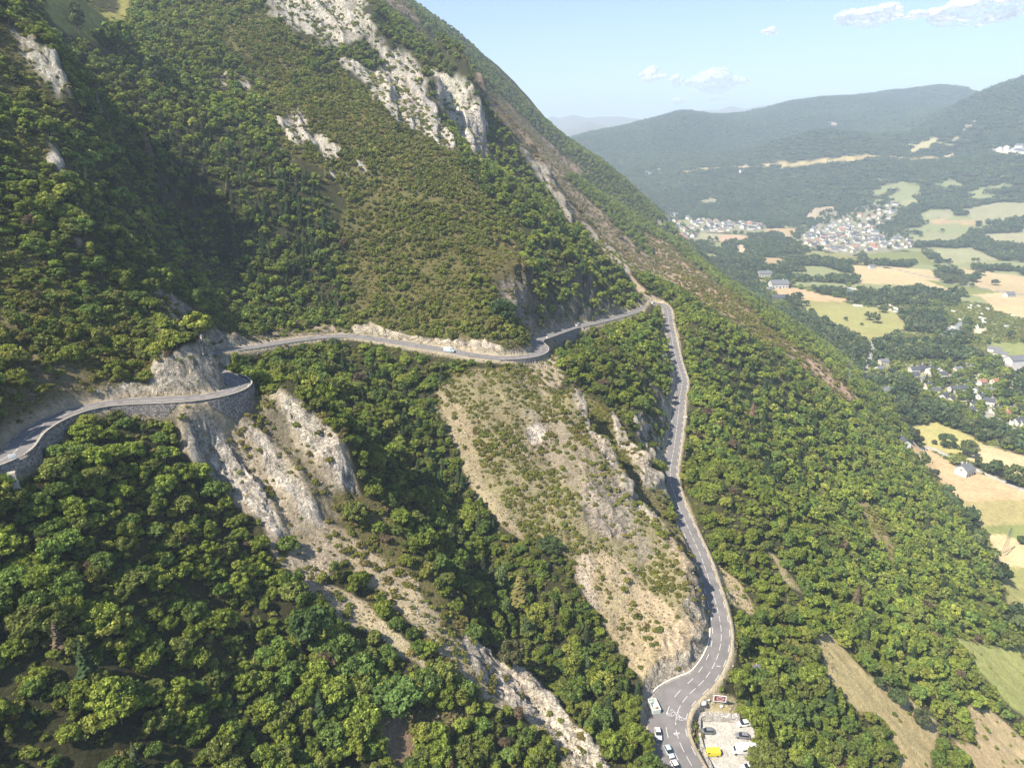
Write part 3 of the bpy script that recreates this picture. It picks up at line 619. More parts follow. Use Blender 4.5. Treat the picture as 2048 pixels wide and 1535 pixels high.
def leaf_mat(name, default):
    m, t, out = newmat(name)
    ai = N(t, 'ShaderNodeAttribute', attribute_name='tint'); ai.attribute_type = 'INSTANCER'
    av = N(t, 'ShaderNodeAttribute', attribute_name='leafv')
    c = mulcol(t, ai.outputs['Color'], av.outputs['Fac'])
    d = N(t, 'ShaderNodeBsdfDiffuse'); tr = N(t, 'ShaderNodeBsdfTranslucent'); mx = N(t, 'ShaderNodeMixShader', inp={0: .22})
    t.links.new(c, d.inputs[0]); t.links.new(mulcol(t, c, N(t, 'ShaderNodeValue').outputs[0]), tr.inputs[0])
    for n in t.nodes:
        if n.type == 'VALUE': n.outputs[0].default_value = 1.3
    t.links.new(d.outputs[0], mx.inputs[1]); t.links.new(tr.outputs[0], mx.inputs[2]); t.links.new(mx.outputs[0], out.inputs['Surface'])
    return m
M_TER = terrain_mat()
M_LEAF = leaf_mat('foliage', (.1, .12, .04))
M_BARK = flat('bark', (.16, .13, .10), .9, .3, 3)
M_DEADW = flat('dead_wood', (.36, .31, .27), .9, .25, 3)
M_ASPH = flat('asphalt', (.175, .165, .165), .9, .2, .22)
M_MARK = flat('road_paint', (.62, .62, .60), .7, .12, 3)
M_CONC = flat('pale_concrete', (.36, .33, .28), .85, .15, 1.2, bump=.2)
M_WHITEW = flat('white_painted_wall', (.72, .71, .68), .8, .08, 1.2)
def stone_mat(name, c1, c2, sc=1.6):
    m, t, out = newmat(name)
    geo = N(t, 'ShaderNodeNewGeometry'); vo = N(t, 'ShaderNodeTexVoronoi', inp={'Scale': sc, 'Randomness': .9}); t.links.new(geo.outputs['Position'], vo.inputs['Vector'])
    ve = N(t, 'ShaderNodeTexVoronoi', feature='DISTANCE_TO_EDGE', inp={'Scale': sc, 'Randomness': .9}); t.links.new(geo.outputs['Position'], ve.inputs['Vector'])
    sp_ = N(t, 'ShaderNodeSeparateColor'); t.links.new(vo.outputs['Color'], sp_.inputs[0])
    mix = N(t, 'ShaderNodeMix', data_type='RGBA'); mix.inputs[6].default_value = (*c1, 1); mix.inputs[7].default_value = (*c2, 1); t.links.new(sp_.outputs[0], mix.inputs[0])
    r = N(t, 'ShaderNodeMapRange', inp={1: .0, 2: .12, 3: .35, 4: 1.0}); t.links.new(ve.outputs['Distance'], r.inputs[0])
    b = N(t, 'ShaderNodeBsdfDiffuse'); t.links.new(mulcol(t, mix.outputs[2], r.outputs[0]), b.inputs[0])
    bp = N(t, 'ShaderNodeBump', inp={'Strength': .8, 'Distance': .15}); t.links.new(r.outputs[0], bp.inputs['Height']); t.links.new(bp.outputs[0], b.inputs['Normal'])
    t.links.new(b.outputs[0], out.inputs['Surface']); return m
M_STONE = stone_mat('rubble_stone', (.14, .13, .14), (.38, .36, .34), 2.2)
M_GLASS = flat('dark_glass', (.02, .025, .03), .15, .05, spec=.6)
M_TYRE = flat('tyre_rubber', (.02, .02, .02), .8, .1)
M_METAL = flat('galvanised_metal', (.30, .31, .32), .5, .1, metal=.5)

# ------------------------------------------------------------------ terrain mesh
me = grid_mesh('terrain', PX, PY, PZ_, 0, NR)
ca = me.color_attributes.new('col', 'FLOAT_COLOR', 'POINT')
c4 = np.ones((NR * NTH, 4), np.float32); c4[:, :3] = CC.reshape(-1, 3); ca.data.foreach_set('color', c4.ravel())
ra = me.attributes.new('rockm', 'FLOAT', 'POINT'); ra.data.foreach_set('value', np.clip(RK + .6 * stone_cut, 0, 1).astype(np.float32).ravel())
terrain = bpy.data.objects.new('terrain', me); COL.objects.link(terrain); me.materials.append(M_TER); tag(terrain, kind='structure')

def mesh_obj(name, V, F, mats, parent=None, smooth=False, mi=None, loc=None):
    me = bpy.data.meshes.new(name); me.from_pydata([tuple(map(float, v)) for v in V], [], [tuple(map(int, f)) for f in F])
    for m in (mats if isinstance(mats, (list, tuple)) else [mats]): me.materials.append(m)
    if mi is not None: me.polygons.foreach_set('material_index', np.asarray(mi, dtype=np.int32))
    if smooth: me.polygons.foreach_set('use_smooth', np.ones(len(me.polygons), bool))
    me.update(); o = bpy.data.objects.new(name, me); COL.objects.link(o)
    if parent is not None: o.parent = parent
    if loc is not None: o.location = loc
    return o
# ------------------------------------------------------------------ road
RN = np.stack([-RDIR[:, 1], RDIR[:, 0]], 1)      # left of travel
def rpos(s, off, dz=0.0):
    i = np.interp(s, RS, np.arange(len(ROAD)))
    g = lambda A: np.interp(i, np.arange(len(ROAD)), A)
    return np.array([g(ROAD[:, 0]) + g(RN[:, 0]) * off, g(ROAD[:, 1]) + g(RN[:, 1]) * off, g(ROAD[:, 2]) + dz]), math.atan2(g(RDIR[:, 1]), g(RDIR[:, 0]))
def s_at(u, v):
    q = PZ; d = np.hypot(RU - u, RV_ - v); 
    return RS[int(np.argmin(d))]
def ribbon(name, s0, s1, o0, o1, dz, mat, step=1.5, kind='structure'):
    V = []; F = []
    n = max(1, int(math.ceil((s1 - s0) / step)))
    for k in range(n + 1):
        s = s0 + (s1 - s0) * k / n
        V.append(rpos(s, o0, dz)[0]); V.append(rpos(s, o1, dz)[0])
        if k: a = 2 * k; F.append((a - 2, a, a + 1, a - 1))
    return V, F
def merge(parts):
    V = []; F = []
    for v, f in parts:
        b = len(V); V += list(v); F += [tuple(i + b for i in q) for q in f]
    return V, F
# widening towards the lay-by at the bottom left of the junction
V = []; F = []
n = len(ROAD)
for k in range(n):
    wl = HW; wr = HW + .15 + LAY[k]
    for off in (wl, wl * .33, -wr * .33, -wr):
        V.append(rpos(RS[k], off, 0.03)[0])
    if k:
        for j in range(3): a = 4 * (k - 1) + j; b = 4 * k + j; F.append((a, a + 1, b + 1, b))
road = mesh_obj('road', V, F, M_ASPH); tag(road, kind='structure')
dash = []
s = 2.0
while s < RS[-1] - 4:
    dash.append(ribbon('', s, s + 3.0, .07, -.07, .036, None)); s += 4.33 if (RS[iC] + 40 < s or s < 260) else 4.33
s = 3.0
while s < RS[-1] - 4:
    for sg in (1, -1):
        o = sg * (HW - .28); dash.append(ribbon('', s, s + 3.0, o + .075, o - .075, .036, None))
    s += 6.5
Vd, Fd = merge(dash)
mk = mesh_obj('road_markings', Vd, Fd, M_MARK); tag(mk, kind='structure')
# ------------------------------------------------------------------ plants: shapes
ICO_V = None
def ico(sub=1):
    bm = bmesh.new(); bmesh.ops.create_icosphere(bm, subdivisions=sub, radius=1.0)
    V = np.array([v.co[:] for v in bm.verts]); F = np.array([[v.index for v in f.verts] for f in bm.faces]); bm.free(); return V, F
I1 = ico(1); I2 = ico(2)
def quads_on(C, Nn, size, rng, flat=.55, asp=.7):
    """leaf clumps: one small bent quad (two triangles) per centre"""
    n = len(C); r = rng.normal(size=(n, 3)); nrm = Nn * flat + r * (1 - flat) * .6; nrm /= np.linalg.norm(nrm, axis=1)[:, None]
    a = np.cross(nrm, rng.normal(size=(n, 3))); a /= np.linalg.norm(a, axis=1)[:, None] + 1e-9; b = np.cross(nrm, a)
    s = size * rng.uniform(.6, 1.35, (n, 1)); a = a * s; b = b * s * asp
    V = np.stack([C - a, C - b * .9 + nrm * s * .25, C + a, C + b * .9 + nrm * s * .1], 1).reshape(-1, 3)
    k = np.arange(n)[:, None] * 4
    F = np.concatenate([k + [0, 1, 2], k + [0, 2, 3]], 1).reshape(-1, 3)
    return V, F
def tri_mesh(name, V, F, mats, mi=None, leafv=None):
    me = bpy.data.meshes.new(name); V = np.asarray(V, np.float32); F = np.asarray(F, np.int32)
    me.vertices.add(len(V)); me.vertices.foreach_set('co', V.ravel()); me.loops.add(F.size); me.loops.foreach_set('vertex_index', F.ravel())
    me.polygons.add(len(F)); me.polygons.foreach_set('loop_start', np.arange(0, F.size, 3, dtype=np.int32))
    for m in mats: me.materials.append(m)
    if mi is not None: me.polygons.foreach_set('material_index', np.asarray(mi, np.int32))
    if leafv is not None:
        a = me.attributes.new('leafv', 'FLOAT', 'POINT'); a.data.foreach_set('value', np.asarray(leafv, np.float32))
    me.update(calc_edges=True); return me
def crown(rng, lobes, per, size, rx=1.0, rz=.8, z0=.35, spread=.62, lr_=(.30, .46), core=True, top=1.0):
    Vs, Fs, Ls = [], [], []; nb = 0
    cs = []
    for i in range(lobes):
        ph = i * 2.39996 + rng.uniform(-.4, .4); zz = rng.uniform(-.55, 1.0) if i else 1.0
        rr = math.sqrt(max(0, 1 - zz * zz * .9)) * spread * rng.uniform(.75, 1.25)
        c = np.array([math.cos(ph) * rr * rx, math.sin(ph) * rr * rx, z0 + rz * (1 + zz * .85 * top)]); cs.append((c, rng.uniform(*lr_)))
    for c, r in cs:
        tone = rng.uniform(.72, 1.30)
        d = rng.normal(size=(per, 3)); d[:, 2] = np.abs(d[:, 2]) * .9 - .25; d /= np.linalg.norm(d, axis=1)[:, None]
        lump = 1 + .22 * np.sin(d[:, 0:1] * 7 + c[0] * 9) * np.cos(d[:, 1:2] * 6 + c[1] * 7)
        pts_ = c + d * r * rng.uniform(.78, 1.12, (per, 1)) * lump * np.array([1, 1, .85])
        V, F = quads_on(pts_, d, size, rng)
        Vs.append(V); Fs.append(F + nb); nb += len(V); Ls.append(np.repeat(tone * rng.uniform(.65, 1.35, per), 4))
        if core:
            V = I1[0] * r * .66 * np.array([1, 1, .8]) * (1 + .15 * rng.normal(size=(len(I1[0]), 1))) + c
            Vs.append(V); Fs.append(I1[1] + nb); nb += len(V); Ls.append(np.full(len(V), tone * .85))
    return np.vstack(Vs), np.vstack(Fs), np.concatenate(Ls)
def limb(p0, p1, r0, r1, sides=5):
    p0 = np.array(p0, float); p1 = np.array(p1, float); d = p1 - p0; d /= np.linalg.norm(d)
    a = np.cross(d, [0.3, .2, 1.0]) if abs(d[2]) < .9 else np.cross(d, [1, 0, 0]); a /= np.linalg.norm(a); b = np.cross(d, a)
    V = []
    for p, r in ((p0, r0), (p1, r1)):
        for k in range(sides): an = 2 * math.pi * k / sides; V.append(p + (a * math.cos(an) + b * math.sin(an)) * r)
    F = []
    for k in range(sides): q = (k + 1) % sides; F += [(k, q, sides + q), (k, sides + q, sides + k)]
    return np.array(V), np.array(F)
def trunk(rng, h=1.2, r=.07):
    parts = [limb((0, 0, -.45), (rng.uniform(-.08, .08), rng.uniform(-.08, .08), h * .55), r, r * .7, 6)]
    top = parts[0][0][6:].mean(0); parts.append(limb(top, top + np.array([rng.uniform(-.1, .1), rng.uniform(-.1, .1), h * .6]), r * .68, r * .3))
    for i in range(5):
        an = i * 1.26 + rng.uniform(-.3, .3); z = h * rng.uniform(.4, .9)
        parts.append(limb((top[0], top[1], z), (math.cos(an) * .5, math.sin(an) * .5, z + rng.uniform(.25, .5)), r * .4, r * .12, 4))
    V, F, nb = [], [], 0
    for v, f in parts: V.append(v); F.append(f + nb); nb += len(v)
    return np.vstack(V), np.vstack(F)
def conifer(rng, levels=15, br=9, per=3):
    Vs, Fs, Ls, nb = [], [], [], 0
    for l in range(levels):
        f = l / (levels - 1); z = .18 + f * 2.55; R = (1 - f) ** .85 * .62 + .04
        n = max(4, int(br * (1 - f * .45)))
        for k in range(n):
            an = 2 * math.pi * (k + .5 * (l % 2)) / n + rng.uniform(-.2, .2); rr = R * rng.uniform(.72, 1.15); dr = np.array([math.cos(an), math.sin(an), 0]); sd = np.array([-dr[1], dr[0], 0])
            wv = rr * rng.uniform(.26, .4) + .03; dz = -rr * rng.uniform(.25, .5)
            p0 = np.array([0, 0, z]); p1 = p0 + dr * rr * .55 + np.array([0, 0, dz * .25]); p2 = p0 + dr * rr + np.array([0, 0, dz])
            V = np.array([p0, p1 + sd * wv + [0, 0, -.05], p1 + [0, 0, .03], p1 - sd * wv + [0, 0, -.05], p2 + sd * wv * .35, p2 - sd * wv * .35, p2 + dr * .03])
            F = np.array([(0, 2, 1), (0, 3, 2), (1, 2, 4), (2, 3, 5), (2, 5, 4), (4, 5, 6)])
            Vs.append(V); Fs.append(F + nb); nb += len(V); Ls.append(np.full(len(V), rng.uniform(.65, 1.35)))
    t = limb((0, 0, 2.6), (0, 0, 2.95), .03, .004, 4); Vs.append(t[0]); Fs.append(t[1] + nb); Ls.append(np.ones(len(t[0])))
    return np.vstack(Vs), np.vstack(Fs), np.concatenate(Ls)
def join_tm(a, b):   # crown (V,F,L) + trunk (V,F)
    V = np.vstack([a[0], b[0]]); F = np.vstack([a[1], b[1] + len(a[0])]); mi = np.concatenate([np.zeros(len(a[1])), np.ones(len(b[1]))]); L = np.concatenate([a[2], np.ones(len(b[0]))])
    return V, F, mi, L
rg = np.random.default_rng(5)
NEAR_CR = [crown(rg, 34 + i % 3 * 4, 62, .105, rx=1.0 + .10 * (i % 3), rz=.62 + .08 * (i % 4), spread=.78, lr_=(.15, .36)) for i in range(6)] + [crown(rg, 24, 70, .11, rx=.62, rz=1.25, z0=.3, lr_=(.2, .36)) for i in range(2)]
NEAR_TK = [trunk(rg) for _ in range(8)]
M_CR = [tri_mesh('tree_crown', c[0], c[1], [M_LEAF], leafv=c[2]) for c in NEAR_CR]
M_TK = [tri_mesh('tree_trunk', c[0], c[1], [M_BARK]) for c in NEAR_TK]
CON = [conifer(rg, 16, 10) for _ in range(4)]; CON_T = [limb((0, 0, -.4), (0, 0, 2.5), .05, .012, 6) for _ in range(4)]
M_CC = [tri_mesh('conifer_crown', c[0], c[1], [M_LEAF], leafv=c[2]) for c in CON]; M_CT = [tri_mesh('conifer_trunk', c[0], c[1], [M_BARK]) for c in CON_T]
SHR = [crown(rg, 9 + i, 42, .17, rx=1.0, rz=.36, z0=-.1, spread=.7, lr_=(.26, .44)) for i in range(5)]
M_SH = [tri_mesh('shrub', c[0], c[1], [M_LEAF], leafv=c[2]) for c in SHR]
def proto(name, me): return bpy.data.objects.new(name, me)
def proto_set(name, items):
    out = []
    for V, F, mi, L in items: out.append(proto(name, tri_mesh(name, V, F, [M_LEAF, M_BARK], mi, L)))
    return out
P_NEAR = proto_set('tree_near', [join_tm(c, t) for c, t in zip(NEAR_CR, NEAR_TK)])
P_MID = proto_set('tree_mid', [join_tm(crown(rg, 18 + i, 24, .18, rz=.66 + .1 * (i % 3), rx=1.0, spread=.74, lr_=(.18, .38)), NEAR_TK[i]) for i in range(5)])
P_FAR = proto_set('tree_far', [join_tm(crown(rg, 7, 9, .34, lr_=(.36, .52)), limb((0, 0, -.4), (0, 0, .9), .08, .05, 4)) for i in range(4)])
P_CON = proto_set('conifer', [join_tm(c, t) for c, t in zip(CON, CON_T)])
P_SHR = [proto('shrub_shape', m) for m in M_SH]
P_SHF = [proto('shrub_small', tri_mesh('shrub_small', *crown(rg, 5, 9, .30, rz=.36, z0=-.1, spread=.7)[:2], [M_LEAF], leafv=None)) for _ in range(0)]
def shr_far(i):
    c = crown(rg, 5, 10, .30, rz=.36, z0=-.1, spread=.7, lr_=(.28, .46)); return proto('shrub_small', tri_mesh('shrub_small', c[0], c[1], [M_LEAF], leafv=c[2]))
P_SHF = [shr_far(i) for i in range(4)]
def clump(rng, conif=False):
    Vs, Fs, Ls, nb = [], [], [], 0
    for i in range(15):
        an = i * 2.4; rr = math.sqrt(i / 15) * 15 + rng.uniform(-1, 1); s = rng.uniform(3.2, 5.2)
        tone = rng.uniform(.65, 1.35)
        if conif or rng.random() < .25:
            V = np.array([[0, 0, 3.0]] + [[math.cos(k * 1.257) * .75, math.sin(k * 1.257) * .75, .3] for k in range(5)]) * s * np.array([.8, .8, 1.05]); F = np.array([(0, k + 1, (k + 1) % 5 + 1) for k in range(5)]); tone *= .7
        else:
            V = I1[0] * (1 + .25 * rng.normal(size=(len(I1[0]), 1))) * s * np.array([1, 1, .95]) + [0, 0, s * .9]; F = I1[1]
        V = V + np.array([math.cos(an) * rr, math.sin(an) * rr, 0]); Vs.append(V); Fs.append(F + nb); nb += len(V); Ls.append(np.full(len(V), tone))
    V = np.vstack(Vs); F = np.vstack(Fs); return proto('wood_clump', tri_mesh('wood_clump', V, F, [M_LEAF], leafv=np.concatenate(Ls)))
P_CLUMP = [clump(rg, i == 4) for i in range(5)]

def scatter(name, pos, rotz, scl, idx, tint, protos, kind='stuff', stretch=None):
    n = len(pos)
    me = bpy.data.meshes.new(name); me.vertices.add(n); me.vertices.foreach_set('co', np.asarray(pos, np.float32).ravel())
    def attr(nm, ty, key, val):
        a = me.attributes.new(nm, ty, 'POINT'); a.data.foreach_set(key, np.asarray(val).ravel())
    an_ = np.random.default_rng(n).uniform(.80, 1.25, n); tl_ = np.random.default_rng(n + 1).normal(0, .09, (2, n)) if protos is not P_CON else np.zeros((2, n))
    sc3 = np.stack([scl * an_, scl / an_ ** .6, scl * (stretch if stretch is not None else 1)], 1).astype(np.float32)
    attr('rot', 'FLOAT_VECTOR', 'vector', np.stack([tl_[0], tl_[1], rotz], 1).astype(np.float32))
    attr('scl', 'FLOAT_VECTOR', 'vector', sc3); attr('idx', 'INT', 'value', np.asarray(idx, np.int32))
    attr('tint', 'FLOAT_COLOR', 'color', np.column_stack([tint, np.ones(n)]).astype(np.float32))
    me.materials.append(M_LEAF)
    ob = bpy.data.objects.new(name, me); COL.objects.link(ob)
    g = bpy.data.node_groups.new(name + '_spread', 'GeometryNodeTree')
    g.interface.new_socket('Geometry', in_out='INPUT', socket_type='NodeSocketGeometry'); g.interface.new_socket('Geometry', in_out='OUTPUT', socket_type='NodeSocketGeometry')
    gi = g.nodes.new('NodeGroupInput'); go = g.nodes.new('NodeGroupOutput'); L = g.links
    jn = g.nodes.new('GeometryNodeJoinGeometry')
    for p in protos:
        oi = g.nodes.new('GeometryNodeObjectInfo'); oi.transform_space = 'ORIGINAL'; oi.inputs['Object'].default_value = p; oi.inputs['As Instance'].default_value = True
        L.new(oi.outputs['Geometry'], jn.inputs[0])
    ip = g.nodes.new('GeometryNodeInstanceOnPoints'); ip.inputs['Pick Instance'].default_value = True
    def na(nm, ty):
        a = g.nodes.new('GeometryNodeInputNamedAttribute'); a.data_type = ty; a.inputs['Name'].default_value = nm; return a.outputs[0]
    L.new(gi.outputs[0], ip.inputs['Points']); L.new(jn.outputs[0], ip.inputs['Instance']); L.new(na('idx', 'INT'), ip.inputs['Instance Index'])
    er = g.nodes.new('FunctionNodeEulerToRotation'); L.new(na('rot', 'FLOAT_VECTOR'), er.inputs[0]); L.new(er.outputs[0], ip.inputs['Rotation']); L.new(na('scl', 'FLOAT_VECTOR'), ip.inputs['Scale'])
    L.new(ip.outputs[0], go.inputs[0])
    md = ob.modifiers.new('spread', 'NODES'); md.node_group = g
    tag(ob, kind=kind); return ob

# ------------------------------------------------------------------ plants: where they grow
def lookup(A, x, y):
    r = np.hypot(x, y); t = np.arctan2(x, y)
    i = np.clip(np.rint(np.interp(np.log(r), lr, np.arange(NR))).astype(int), 0, NR - 1); j = np.clip(np.rint((t - th[0]) / (th[1] - th[0])).astype(int), 0, NTH - 1)
    return A[i, j]
HMAX = np.maximum.accumulate(ZG / RHO, axis=0)
def visible(p, h, tol=.0):
    x, y, z = p[:, 0], p[:, 1], p[:, 2]; r = np.hypot(x, y)
    t = np.arctan2(x, y); i = np.clip((np.interp(np.log(r * .985), lr, np.arange(NR))).astype(int), 0, NR - 1); j = np.clip(np.rint((t - th[0]) / (th[1] - th[0])).astype(int), 0, NTH - 1)
    u, v, tt = pix(x, y, z + h * .5)
    return ((z + h) / r > HMAX[i, j] - tol) & (u > -10) & (u < 2058) & (v > -10) & (v < 1545)
def cands(x0, x1, y0, y1, d, rng):
    nx_ = int((x1 - x0) / d); ny_ = int((y1 - y0) / (d * .87))
    X, Y = np.meshgrid(np.arange(nx_), np.arange(ny_)); X = x0 + (X + .5 * (Y % 2)) * d; Y = y0 + Y * d * .87
    return X.ravel() + rng.uniform(-.42, .42, X.size) * d, Y.ravel() + rng.uniform(-.42, .42, X.size) * d
def frame_ok(x, y, z, mu=330, mv=260):
    u, v, t = pix(x, y, z); return (t > 30) & (u > -mu - 200) & (u < 2048 + mu) & (v > -mv) & (v < 1535 + mv)
BASE_T = np.array([(.170, .215, .042), (.195, .235, .046), (.115, .165, .044), (.155, .180, .050), (.225, .245, .055), (.130, .190, .046)])
def tints(n, rng, brown=None, pal=BASE_T, w=(.28, .2, .18, .2, .06, .08), x=None, y=None):
    w = np.array(w) / sum(w); k = rng.choice(len(pal), n, p=w); c = 1.13 * pal[k] * rng.uniform(.78, 1.2, (n, 1))
    if x is not None:
        g = vnoise2(x / 45, y / 45, 77)[:, None]; c = c * (.82 + .36 * g)
    if brown is not None:
        b = np.clip(brown * rng.uniform(.2, 1.5, n), 0, 1)[:, None] * .8; bc = np.where((np.asarray(brown) > .8)[:, None], np.array((.25, .19, .12)), np.array((.205, .165, .060))) * rng.uniform(.75, 1.2, (n, 1)); c = c * (1 - b) + bc * b
    return c
rv = np.random.default_rng(23)
FT = np.array([(.085, .118, .050), (.068, .100, .048), (.110, .135, .052), (.098, .115, .056)])
def gather(x0, x1, y0, y1, d, rmin, rmax, dens, hide=False):
    x, y = cands(x0, x1, y0, y1, d, rv); r = np.hypot(x, y); m = (r > rmin) & (r < rmax); x, y = x[m], y[m]
    th_ = np.arctan2(x, y); m = (th_ > th[0] + .01) & (th_ < th[-1] - .01); x, y = x[m], y[m]
    z = zat(x, y); m = frame_ok(x, y, z); x, y, z = x[m], y[m], z[m]
    m = rv.random(len(x)) < dens(x, y); return x[m], y[m], z[m]
def dn(x, y): return lookup(TR, x, y) * np.where(lookup(RKD, x, y) > .5, .25, 1)
# near woods
tx, ty, tz = gather(-330, 420, 55, 480, 3.0, 62, 430, lambda x, y: dn(x, y) * np.where(pix(x, y, zat(x, y))[2] < 215, 1.0, .78))
co = lookup(CO, tx, ty); iscon = rv.random(len(tx)) < np.maximum(co, .02)
# mid woods
mx_, my_, mz_ = gather(-900, 900, 250, 1750, 6.2, 430, 1500, dn)
mco = lookup(CO, mx_, my_); miscon = rv.random(len(mx_)) < np.maximum(mco, .05)
print('trees near', len(tx), 'mid', len(mx_))
tsz = rv.choice([1.5, 2.2, 2.9, 3.8], len(tx), p=(.28, .3, .27, .15)) * rv.uniform(.85, 1.15, len(tx)) * (.8 + .45 * vnoise2(tx / 18, ty / 18, 5)) * np.where(lookup(SH, tx, ty) > .6, .72, 1)
tsz *= np.where(pix(tx, ty, tz)[2] < 215, .90, .98)
tsz = np.minimum(tsz, .55 + (lookup(ROADD, tx, ty) - 3.2) * .62)
m_ = tsz > .8; tx, ty, tz, tsz, iscon = tx[m_], ty[m_], tz[m_], tsz[m_], iscon[m_]
# ground that lies open in the photograph stays open: no crown stands where it would cover it, and none hides the road
def keep_open(x, y, z, s, con):
    hgt = s * np.where(con, 2.6, 1.9)
    u, v, t = pix(x, y, z + hgt * .55); u0, v0, _ = pix(x, y, z); u1, v1, t1 = pix(x, y, z + hgt); cr = s * FPX / t
    ok = np.ones(len(x), bool); q = rv.random(len(x))
    for px, tree, shrub in OPEN:
        P_ = np.array(px, float)
        for uu, vv in ((u, v), (u + cr * .55, v), (u - cr * .5, v), (u, v1 + cr * .5)):
            bb = (uu > P_[:, 0].min()) & (uu < P_[:, 0].max()) & (vv > P_[:, 1].min()) & (vv < P_[:, 1].max()); i = np.flatnonzero(bb)
            if len(i): j = i[in_poly(uu[i], vv[i], P_)]; ok[j] &= q[j] < (tree * .9 + (.03 if shrub > .4 else 0))
    lim = np.ones(len(x))
    for k in range(0, len(ROAD)):
        i = np.flatnonzero((np.abs(u0 - RU[k]) < cr * .9 + 4) & (v1 < RV_[k] + 5) & (v0 > RV_[k] - 4) & (t1 < RT_[k] - 1))
        if len(i): lim[i] = np.minimum(lim[i], np.clip((v0[i] - RV_[k] - 6 - HW * 900 / RT_[k]) / (v0[i] - v1[i] + 1e-6), 0, 1))
    return ok, s * lim
ok_, tsz = keep_open(tx, ty, tz, tsz, iscon); m_ = ok_ & (tsz > .75)
tx, ty, tz, tsz, iscon = tx[m_], ty[m_], tz[m_], tsz[m_], iscon[m_]
ttint = tints(len(tx), rv, lookup(BR, tx, ty) * .4, x=tx, y=ty)
CONT = np.array([(.030, .052, .026), (.040, .062, .028), (.055, .068, .035)])
ci = np.flatnonzero(iscon); ttint[ci] = CONT[rv.choice(3, len(ci))] * rv.uniform(.8, 1.25, (len(ci), 1))
br_ = rv.random(len(tx)) < .012; ttint[br_] = (.15, .115, .075)
tpos = np.stack([tx, ty, tz - .25], 1); trot = rv.uniform(0, 6.28, len(tx))
vis = visible(tpos, tsz * 1.8, .002)
app = tsz / pix(*tpos.T)[2]
def pick(mask, k):
    i = np.flatnonzero(mask & vis); return i[np.argsort(-app[i])[:k]]
sel_b = pick(~iscon, 300); sel_c = pick(iscon, 180)
def tone_word(c):
    if c[0] > c[1] * 1.05: return 'brownish'
    if c[0] / c[1] > .80: return 'yellow-green'
    if c[1] < .155: return 'dark green'
    return 'mid green'
def where_word(p):
    u, v, t = pix(*p)
    if u > 1330: return 'beside the lower road', 'trees beside the lower road'
    if t > 225 and u < 1330 and v < 690: return 'on the slope above the upper road', 'trees above the upper road'
    if t > 222: return 'in the shaded gully left of the bare spur', 'trees in the gully by the bare spur'
    if v < 870 and u < 700 and t > 170 and v < 790: return 'above the near bend of the upper road', 'trees above the near road bend'
    if u < 700 and v < 1130: return 'in the wood below the stone-walled road bend', 'trees below the walled road bend'
    if u > 640 and v > 1000 and v - 1000 < (u - 560) * .9: return 'along the pale rocky ridge', 'trees along the rocky ridge'
    if u < 330 and v > 1330: return 'in the bottom left corner of the wood', 'trees in the bottom left corner'
    if u < 330: return 'in the wood at the left edge under the road wall', 'trees at the left edge under the road wall'
    if u < 600 and v < 1340: return 'in the shaded hollow left of the footpath', 'trees in the hollow left of the footpath'
    if u < 620: return 'at the bottom of the wood left of the footpath', 'trees at the bottom left of the footpath'
    if u < 860: return 'at the bottom edge right of the footpath', 'trees at the bottom right of the footpath'
    return 'at the bottom edge under the rocky ridge', 'trees at the bottom under the ridge'
def thing_tree(i, con):
    me_c = (M_CC if con else M_CR); me_t = (M_CT if con else M_TK); s = tsz[i] * (1.25 if con else 1)
    k = int(rv.integers(len(me_c) if con else 6)); 
    o = bpy.data.objects.new('conifer_tree' if con else 'broadleaf_tree', None); COL.objects.link(o); o.empty_display_size = .5
    o.location = tpos[i]; o.rotation_euler = (0, 0, trot[i]); o.scale = (s, s, s * float(rv.uniform(.85, 1.25)))
    c = bpy.data.objects.new('crown', me_c[k]); COL.objects.link(c); c.parent = o; c['tint'] = [float(q) for q in ttint[i]]
    t = bpy.data.objects.new('trunk', me_t[k]); COL.objects.link(t); t.parent = o
    w_, g_ = where_word(tpos[i]); tw = tone_word(ttint[i]) if not con else 'dark'
    sw = 'small' if s < 1.8 else ('large' if s > 2.7 else 'medium-sized')
    tag(o, ('%s %s pointed conifer %s' if con else '%s %s leafy tree %s') % (sw, tw, w_), 'tree', (sw + ' %s conifer ' % tw if con else sw + ' ' + tw + ' leafy ') + g_)
    return o
for i in sel_b: thing_tree(i, False)
for i in sel_c: thing_tree(i, True)
rest = np.ones(len(tx), bool); rest[sel_b] = False; rest[sel_c] = False
b = np.flatnonzero(rest & ~iscon); c = np.flatnonzero(rest & iscon)
far_b = b[np.hypot(tx[b], ty[b]) > 330]; b = b[np.hypot(tx[b], ty[b]) <= 330]
scatter('broadleaf_woodland', tpos[b], trot[b], tsz[b], rv.integers(0, 8, len(b)), ttint[b], P_NEAR, stretch=rv.uniform(.85, 1.2, len(b)))
mm_ = ~miscon
msz = rv.uniform(2.8, 5.4, len(mx_)) * np.where(lookup(SH, mx_, my_) > .4, .65, 1); mt = tints(len(mx_), rv, lookup(BR, mx_, my_) * .85, x=mx_, y=my_)
msz = np.minimum(msz, .55 + (lookup(ROADD, mx_, my_) - 3.2) * .62).clip(.6)
mc = np.flatnonzero(miscon); mt[mc] = CONT[rv.choice(3, len(mc))] * rv.uniform(.8, 1.3, (len(mc), 1))
ok_, msz = keep_open(mx_, my_, mz_, msz, miscon); m_ = ok_ & (msz > .8); mx_, my_, mz_, msz, miscon, mt = mx_[m_], my_[m_], mz_[m_], msz[m_], miscon[m_], mt[m_]
mm_ = ~miscon; mc = np.flatnonzero(miscon)
mp_ = np.stack([mx_, my_, mz_ - .3], 1)
